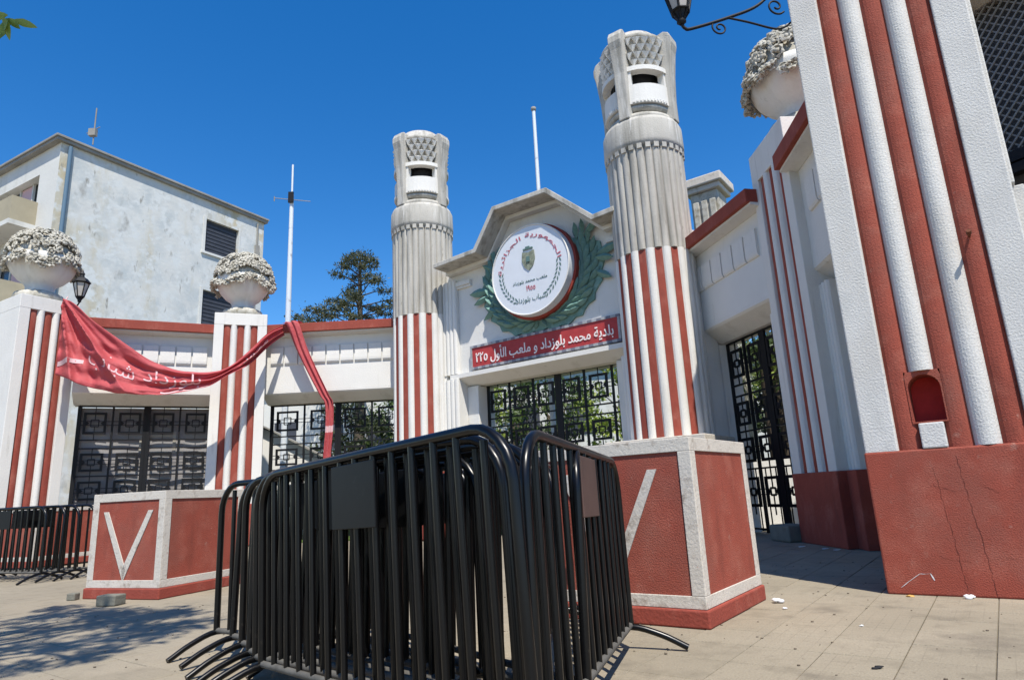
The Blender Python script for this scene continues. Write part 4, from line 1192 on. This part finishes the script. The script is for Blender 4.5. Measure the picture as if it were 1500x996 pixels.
an = thing('roof_antenna', 'thin antenna mast on the roof corner of the weathered building', 'antenna', (-19.0, 27.0, BH + .42), 0)
q = MB(); q.tube([(0, 0, 0), (0, 0, 1.9)], .03, 6); q.build('mast', M['roofedge'], an)
q = MB(); q.box(-.22, .1, -.1, .1, .45, .8); q.tube([(-.35, 0, .6), (.25, 0, .9)], .02, 5); q.build('receiver', M['roofedge'], an)

# poles
t = thing('tall_pole', 'tall thin white pole with a crossarm between banner pillar and conifer', 'pole', (-7.50, 21, 0))
q = MB(); q.tube([(0, 0, 0), (0, 0, 7), (0, 0, 10.2), (0, 0, 11.6)], .11, 8, radii=[.12, .095, .075, .07]); q.tube([(0, 0, 11.6), (0, 0, 12.75)], .035, 6); q.build('shaft', M['pole'], t)
q = MB(); q.tube([(-.62, 0, 11.50), (.66, 0, 11.30)], .014, 5); q.tube([(-.62, 0, 11.38), (-.62, 0, 11.56)], .02, 4); q.build('crossarm', M['roofedge'], t)
q = MB(); q.box(-.09, .09, -.13, -.07, 11.25, 11.65); q.build('box', M['iron'], t)
t = thing('flagpole', 'white flagpole rising behind the gable peak', 'pole', (.97, 17.0, 0))
q = MB(); q.tube([(0, 0, 0), (0, 0, 11.85)], .06, 8, radii=[.08, .05]); q.build('shaft', M['pole'], t)
q = MB(); q.blob((0, 0, 11.92), .09); q.build('finial', M['roofedge'], t)

# ------------------------------------------------------------------ latticed building at top right
LBr = R(-62)
lb = thing('latticed_building', 'dark building with diamond lattice screen behind the near pillar at right', 'building', (7.25, 9.4, 0), LBr)
q = MB(); q.box(-.3, 9, .12, 5, 0, 7.95); q.build('body', mat('dark_grey_wall', (.07, .07, .075), .9, .3, 10, .2, 1), lb)
q = MB(); q.box(-.5, 9.2, -.45, 5.2, 8.0, 8.12); q.box(-.35, 9.1, -.3, 5.1, 8.12, 8.24); q.build('roof_slab', M['sculpt'], lb, .02)
q = MB()
x = -3
while x < 7:
    for s_ in (1, -1):
        # diagonal lattice strips clipped to the screen
        xa, xb = x, x + s_ * 2.45; za, zb_ = 5.55, 8.0
        if s_ < 0: xa, xb = x + 2.45, x
        def clip(xa, za, xb, zb_):
            if xa > xb: xa, za, xb, zb_ = xb, zb_, xa, za
            if xb <= -.28 or xa >= 6: return None
            if xa < -.28: za += (zb_ - za) * (-.28 - xa) / (xb - xa); xa = -.28
            return xa, za, xb, zb_
        c = clip(xa, za, xb, zb_)
        if c: q.bar((c[0], 0 if s_ > 0 else .03, c[1]), (c[2], 0 if s_ > 0 else .03, c[3]), .022, .022, up=(0, 1, 0))
    x += .15
q.build('lattice', mat('lattice_grey', (.20, .20, .20), .7), lb)
q = MB(); q.box(-.3, 6, -.05, .08, 5.36, 5.52); q.box(-.3, 6, -.12, .05, 5.16, 5.30); q.box(-.36, -.28, -.05, .1, 5.2, 8.0); q.build('screen_frame', M['iron'], lb)

# ------------------------------------------------------------------ vegetation
def leaves_mesh(name, pts, size, m, parent=None, aspect=.45, droop=0, seed=0):
    """pts Nx3; one leaf per point with random orientation: two triangles folded"""
    r_ = np.random.default_rng(seed); n = len(pts)
    d = r_.normal(size=(n, 3)); d[:, 2] -= droop; d /= np.linalg.norm(d, axis=1)[:, None]
    a = r_.normal(size=(n, 3)); sd = np.cross(d, a); sd /= np.linalg.norm(sd, axis=1)[:, None]
    L1 = (size * r_.uniform(.6, 1.2, n))[:, None]
    p0 = pts; p2 = pts + d * L1; mid = pts + d * L1 * .5
    p1 = mid + sd * L1 * aspect / 2; p3 = mid - sd * L1 * aspect / 2
    V = np.stack([p0, p1, p2, p3], 1).reshape(-1, 3)
    me = bpy.data.meshes.new(name)
    me.vertices.add(4 * n); me.vertices.foreach_set('co', V.ravel())
    me.loops.add(4 * n); me.loops.foreach_set('vertex_index', np.arange(4 * n))
    me.polygons.add(n); me.polygons.foreach_set('loop_start', np.arange(0, 4 * n, 4))
    me.update(calc_edges=True); me.validate()
    me.materials.append(m)
    return mesh_obj(name, me, parent)
def clump_points(centres, radii, per, seed=0):
    r_ = np.random.default_rng(seed); out = []
    for c, rad in zip(centres, radii):
        k = per
        v = r_.normal(size=(k, 3)); v /= np.linalg.norm(v, axis=1)[:, None]
        v *= (r_.random(k) ** .45)[:, None] * rad
        v[:, 2] *= .7
        out.append(np.array(c) + v)
    return np.concatenate(out)
def broad_tree(loc, h, cr, label, lm, seed, nclump=40, per=110, leaf=.14, cat='tree', trunk=.12, zc=None, group=None, low=.45):
    rr_ = random.Random(seed)
    t = thing('broadleaf_tree', label, cat, loc, rr_.uniform(0, 6), group)
    q = MB(); top = h * .62
    lean = (rr_.uniform(-.2, .2), rr_.uniform(-.2, .2))
    q.tube(smooth_path([(0, 0, 0), (lean[0] * .5, lean[1] * .5, top * .5), (lean[0], lean[1], top)], 4), trunk, 7, radii=None)
    cs, rs = [], []
    for k in range(nclump):
        a = rr_.uniform(0, 2 * PI); e_ = rr_.uniform(-.6, 1) ; rad = cr * rr_.uniform(.45, 1)
        c = Vector((rad * math.cos(a) * math.cos(e_), rad * math.sin(a) * math.cos(e_), h * (low + (1 - low) / 2) + math.sin(e_) * h * (1 - low) / 2 * rr_.uniform(.7, 1)))
        cs.append(c); rs.append(cr * rr_.uniform(.16, .34))
        if k % 3 == 0:
            st_ = Vector((lean[0], lean[1], top * rr_.uniform(.6, 1)))
            q.tube([st_, st_.lerp(c, .5) + Vector((0, 0, .1)), c], trunk * .3, 5, radii=[trunk * .4, trunk * .25, trunk * .1])
    q.build('trunk', M['bark'], t)
    o = leaves_mesh('crown', clump_points(cs, rs, per, seed), leaf, lm, t, seed=seed)
    return t
# background garden
lw = structure(MB().box(-14, 14, 17, 40, -.02, .015).build('lawn', M['lawn'])); 
lw.rotation_euler[2] = R(-8)
q = MB(); q.add([(-10, 23, .02), (14, 20, .02), (14, 27, 1.9), (-6, 30, 1.9)], [(0, 1, 2, 3)]); structure(q.build('grass_bank', M['lawn']))
TG = 'trees in the garden behind the gates'
for i, (x_, y_, h_, c_, k_, lab) in enumerate((
        (-6.3, 24.5, 4.9, 1.6, 'leaf_dark', 'dark bushy tree behind the gate left of the left tower'),
        (-4.2, 26.0, 5.6, 1.9, 'leaf', 'mid green tree behind the left tower'),
        (-1.6, 25.5, 5.8, 1.9, 'leaf_bright', 'yellow green tree left behind the centre gate'),
        (1.3, 25.0, 6.0, 2.0, 'leaf', 'green tree right of centre behind the middle gate'),
        (4.2, 24.0, 6.0, 2.0, 'leaf_bright', 'bright green tree behind the right tower'),
        (6.6, 21.0, 5.8, 1.8, 'leaf', 'green tree behind the shaded right gate'),
        (8.0, 17.5, 5.4, 1.7, 'leaf_dark', 'dark tree close behind the shaded right gate'),
        (-.2, 30.0, 6.6, 2.4, 'leaf_dark', 'dark tree far behind the centre gate'),
        (9.6, 24.0, 6.4, 2.4, 'leaf_dark', 'dark tree far behind the right gate'))):
    broad_tree((x_, y_, 0), h_, c_, lab, M[k_], 20 + i, 34, 90, .2, group=TG, low=.22)
gb = thing('garden_building', 'long pale grey building far behind the centre gate', 'building', (-13.6, 33.5, 0), R(-8))
q = MB(); q.box(0, 34, 0, 5, 0, 6.9); q.build('wall', M['bldw'], gb)
q = MB(); q.box(-.3, 34.3, -.4, 5.3, 6.902, 7.1); q.build('roof_slab', M['roofedge'], gb)
wm_ = MB().box(-.6, .6, -.03, .02, 0, 1.5).mesh('window', M['shutter'])
for k in range(13): mesh_obj('window', wm_, gb, loc=(1.8 + k * 2.5, 0, 3.6))
# dry hedge on the slope and low shrubs
for i, (x_, y_, h_, c_, k_, lab) in enumerate(((-7.6, 23.5, 2.9, 1.1, 'dry', 'reddish brown dry bush behind the hut roof'), (-5.6, 22.6, 2.4, 1.0, 'leaf_bright', 'light green shrub right of the garden hut'), (-1.0, 22.0, 1.9, 1.1, 'leaf_bright', 'low yellow green shrub behind the centre gate, left'), (1.6, 21.5, 1.8, 1.2, 'leaf_dark', 'low dark shrub behind the centre gate, right'), (3.6, 20.5, 2.0, 1.1, 'leaf_bright', 'low bright shrub behind the right tower'))):
    broad_tree((x_, y_, 0), h_, c_, lab, M[k_], 60 + i, 26, 90, .13, 'shrub', .05, group='shrubs behind the gates', low=.05)
# slim trunks seen through the right gate
for i, (x_, y_) in enumerate(((6.2, 15.2), (7.1, 16.4), (5.75, 14.6), (6.6, 14.5))):
    t = thing('palm_tree', ['slim palm behind the right gate, nearest the tower', 'slim palm farthest behind the right gate', 'slim palm in the middle of the right gate', 'slim palm behind the right gate, nearest the striped pillar'][i], 'tree', (x_, y_, 0), i, 'slim palms behind the right gate')
    q = MB(); q.tube(smooth_path([(0, 0, 0), (.05, .05, 1.8), (-.03, .08, 3.9)], 5), .10, 8); q.build('trunk', M['bark'], t)
    rr_ = random.Random(i + 90); P_ = []
    for k in range(16):
        a = k * 2 * PI / 16 + rr_.uniform(-.1, .1); up_ = rr_.uniform(.1, .8)
        for j in range(26):
            f = j / 25; x2 = 1.15 * f; z2 = 3.95 + up_ * f - 1.1 * f * f
            for s_ in (-1, 1): P_.append((x2 * math.cos(a) - s_ * .0 * math.sin(a), x2 * math.sin(a), z2))
    leaves_mesh('crown', np.array(P_), .28, M['leaf_bright' if i % 2 else 'leaf'], t, aspect=.12, droop=.5, seed=i)
# small garden hut and white wall
t = thing('garden_hut', 'small white hut with grey gable roof behind the gate left of the left tower', 'hut', (-7.6, 21.6, 0), R(8))
q = MB(); q.box(-1.6, 1.1, 0, 2.2, 0, 2.55)
q.add([(-1.6, 0, 2.55), (1.1, 0, 2.55), (-.75, 0, 3.45), (-1.6, 2.2, 2.55), (1.1, 2.2, 2.55), (-.75, 2.2, 3.45)], [(0, 1, 2), (3, 5, 4)]); q.build('wall', M['white'], t)
q = MB(); q.add([(-1.75, -.2, 2.5), (-.75, -.2, 3.55), (-.75, 2.3, 3.55), (-1.75, 2.3, 2.5), (1.35, -.2, 2.42), (1.35, 2.3, 2.42)], [(0, 1, 2, 3), (1, 4, 5, 2)]); o = q.build('roof', M['roofedge'], t); s_ = o.modifiers.new('thickness', 'SOLIDIFY'); s_.thickness = .06
q = MB(); q.box(.1, .8, -.03, .02, .9, 1.6); q.build('window', M['glass'], t)
q = MB(); q.box(0, 3.6, 0, .18, 0, 1.42); o = q.build('low_wall', M['white']); o.location = (4.75, 13.9, 0); o.rotation_euler[2] = R(-8); tag(o, 'low white wall in sunlight behind the right gate', 'wall')
# grey sheeting tied behind the far left gate
q = MB(); r_ = W1[2]
nx_, nz_ = 30, 24
vs = []
for i in range(nx_ + 1):
    for j in range(nz_ + 1):
        x = .15 + (W1[3] - .3) * i / nx_; z = .1 + 3.62 * j / nz_
        vs.append((x, .66 + .06 * noise.noise(Vector((x * 1.1, z * .7, 0))) + .008 * math.sin(x * 9), z))
q.add(vs, [(i * (nz_ + 1) + j, (i + 1) * (nz_ + 1) + j, (i + 1) * (nz_ + 1) + j + 1, i * (nz_ + 1) + j + 1) for i in range(nx_) for j in range(nz_)], 0, True)
o = q.build('sheeting', M['tarp']); o.location = W1[1]; o.rotation_euler[2] = r_; tag(o, 'grey plastic sheeting hung behind the far left gate', 'sheeting')
q = MB()
for (x0, x1, z0, z1) in ((1.6, 2.35, 2.93, 3.0), (1.55, 1.63, 2.5, 3.0), (2.35, 2.43, 2.55, 3.1), (1.6, 3.0, 2.50, 2.55)):
    q.box(x0, x1, .62, .65, z0, z1)
o = q.build('sheet_batten', mat('pale_batten', (.30, .28, .25), .8)); o.location = W1[1]; o.rotation_euler[2] = r_; tag(o, 'pale battens across the grey sheeting behind the gate', 'batten')

# conifer behind the left wing
t = thing('conifer_tree', 'dark tiered conifer rising behind the left wing wall', 'tree', (-7.75, 32, 0), 0)
q = MB(); q.tube([(0, 0, 0), (.05, 0, 8), (.0, 0, 13.1)], .2, 8, radii=[.32, .2, .07]); pts = []
rr_ = random.Random(77)
for tier in range(9):
    z = 7.9 + tier * .56; f = (13.3 - z) / 5.1
    nb = 6
    for k in range(nb):
        a = k * 2 * PI / nb + tier * .9 + rr_.uniform(-.2, .2)
        ln_ = (.9 + 2.9 * f) * rr_.uniform(.6, 1.1)
        if rr_.random() < .14 and tier < 9: continue
        p0 = Vector((0, 0, z)); p1 = Vector((math.cos(a) * ln_ * .5, math.sin(a) * ln_ * .5, z + .10 + .1 * ln_)); p2 = Vector((math.cos(a) * ln_, math.sin(a) * ln_, z + .22 * ln_ - .15))
        q.tube([p0, p1, p2], .03, 5, radii=[.045, .03, .012])
        for j in range(int(120 * ln_)):
            s_ = rr_.uniform(.5, 1.05) ** .8; c = p0.lerp(p1, s_ * 2) if s_ < .5 else p1.lerp(p2, s_ * 2 - 1)
            wd = .34 * (1.1 - abs(s_ - .8)) * min(1, ln_ * .45)
            pts.append((c.x + rr_.gauss(0, wd * .65), c.y + rr_.gauss(0, wd * .65), c.z + rr_.gauss(0, .075) + .05))
for k in range(1500):
    a = rr_.uniform(0, 2 * PI); rad = .95 * rr_.random() ** .5
    pts.append((rad * math.cos(a), rad * math.sin(a), 13.05 + .42 * (1 - rad) + rr_.gauss(0, .16)))
q.build('trunk', M['bark'], t)
leaves_mesh('crown', np.array(pts), .20, M['needle'], t, aspect=.3, seed=8)

# tree overhanging the camera's left; casts the dappled shade
t = thing('overhanging_tree', 'leafy tree overhead at left whose leaf tips hang into the top left corner', 'tree', (-5.6, .2, 0), 0)
q = MB(); q.tube(smooth_path([(0, 0, 0), (.2, .1, 2.2), (.7, .4, 4.2), (1.6, 1.0, 6.0)], 5), .14, 9, radii=None)
rr_ = random.Random(11); cs, rs = [], []
for k in range(64):
    a = rr_.uniform(0, 2 * PI); rad = rr_.random() ** .5 * 1.9
    c = Vector((1.75 + rad * math.cos(a) * 1.05, 1.75 + rad * math.sin(a) * .95, 6.9 + rr_.uniform(-.6, .8)))
    cs.append(c); rs.append(rr_.uniform(.16, .42))
    if k % 2 == 0:
        st_ = Vector((1.3, .8, 5.4)); q.tube([st_, st_.lerp(c, .5) + Vector((0, 0, .2)), c], .03, 5, radii=[.06, .035, .01])
tip = Vector((2.98, 2.80, 3.56))      # twig reaching down into the frame corner
q.tube(smooth_path([(1.6, 1.6, 6.0), (1.9, 2.5, 4.9), (2.4, 2.75, 4.2), (2.90, 2.8, 3.62)], 5), .018, 6)
q.build('trunk', M['bark'], t)
leaves_mesh('crown', clump_points(cs, rs, 120, 12), .15, M['leaf'], t, seed=13)
q = MB()
def bigleaf(p, d, L1, W1_, roll=0):
    d = Vector(d).normalized(); s_ = d.cross(Vector((.2, 1, .3))).normalized(); nrm = s_.cross(d)
    prof = [(0, .05), (.2, .6), (.45, 1), (.7, .8), (.9, .35), (1, .02)]
    vs = []
    for (u_, w_) in prof:
        c = Vector(p) + d * u_ * L1 - Vector((0, 0, 1)) * .25 * L1 * u_ * u_
        vs += [c - s_ * w_ * W1_ / 2 + nrm * .1 * W1_ * w_, c, c + s_ * w_ * W1_ / 2 + nrm * .1 * W1_ * w_]
    fs = []
    for i in range(5):
        b_ = 3 * i; fs += [(b_, b_ + 1, b_ + 4, b_ + 3), (b_ + 1, b_ + 2, b_ + 5, b_ + 4)]
    q.add(vs, fs, 0, True)
C0 = Vector((2.95, 2.8, 3.58))
for (dx, dz, L1, w_) in ((.5, -.9, .14, .05), (1.0, .05, .13, .045), (-.3, -1.0, .13, .05), (.2, -.3, .12, .05), (1.0, -.5, .10, .04), (-1, -.6, .14, .05), (-1, .2, .14, .05)):
    bigleaf(C0 + Vector((rr_.uniform(-.02, .02), rr_.uniform(-.03, .03), rr_.uniform(-.01, .02))), (dx, rr_.uniform(-.3, .3), dz), L1, w_)
q.build('hanging_leaves', M['leaf_bright'], t)
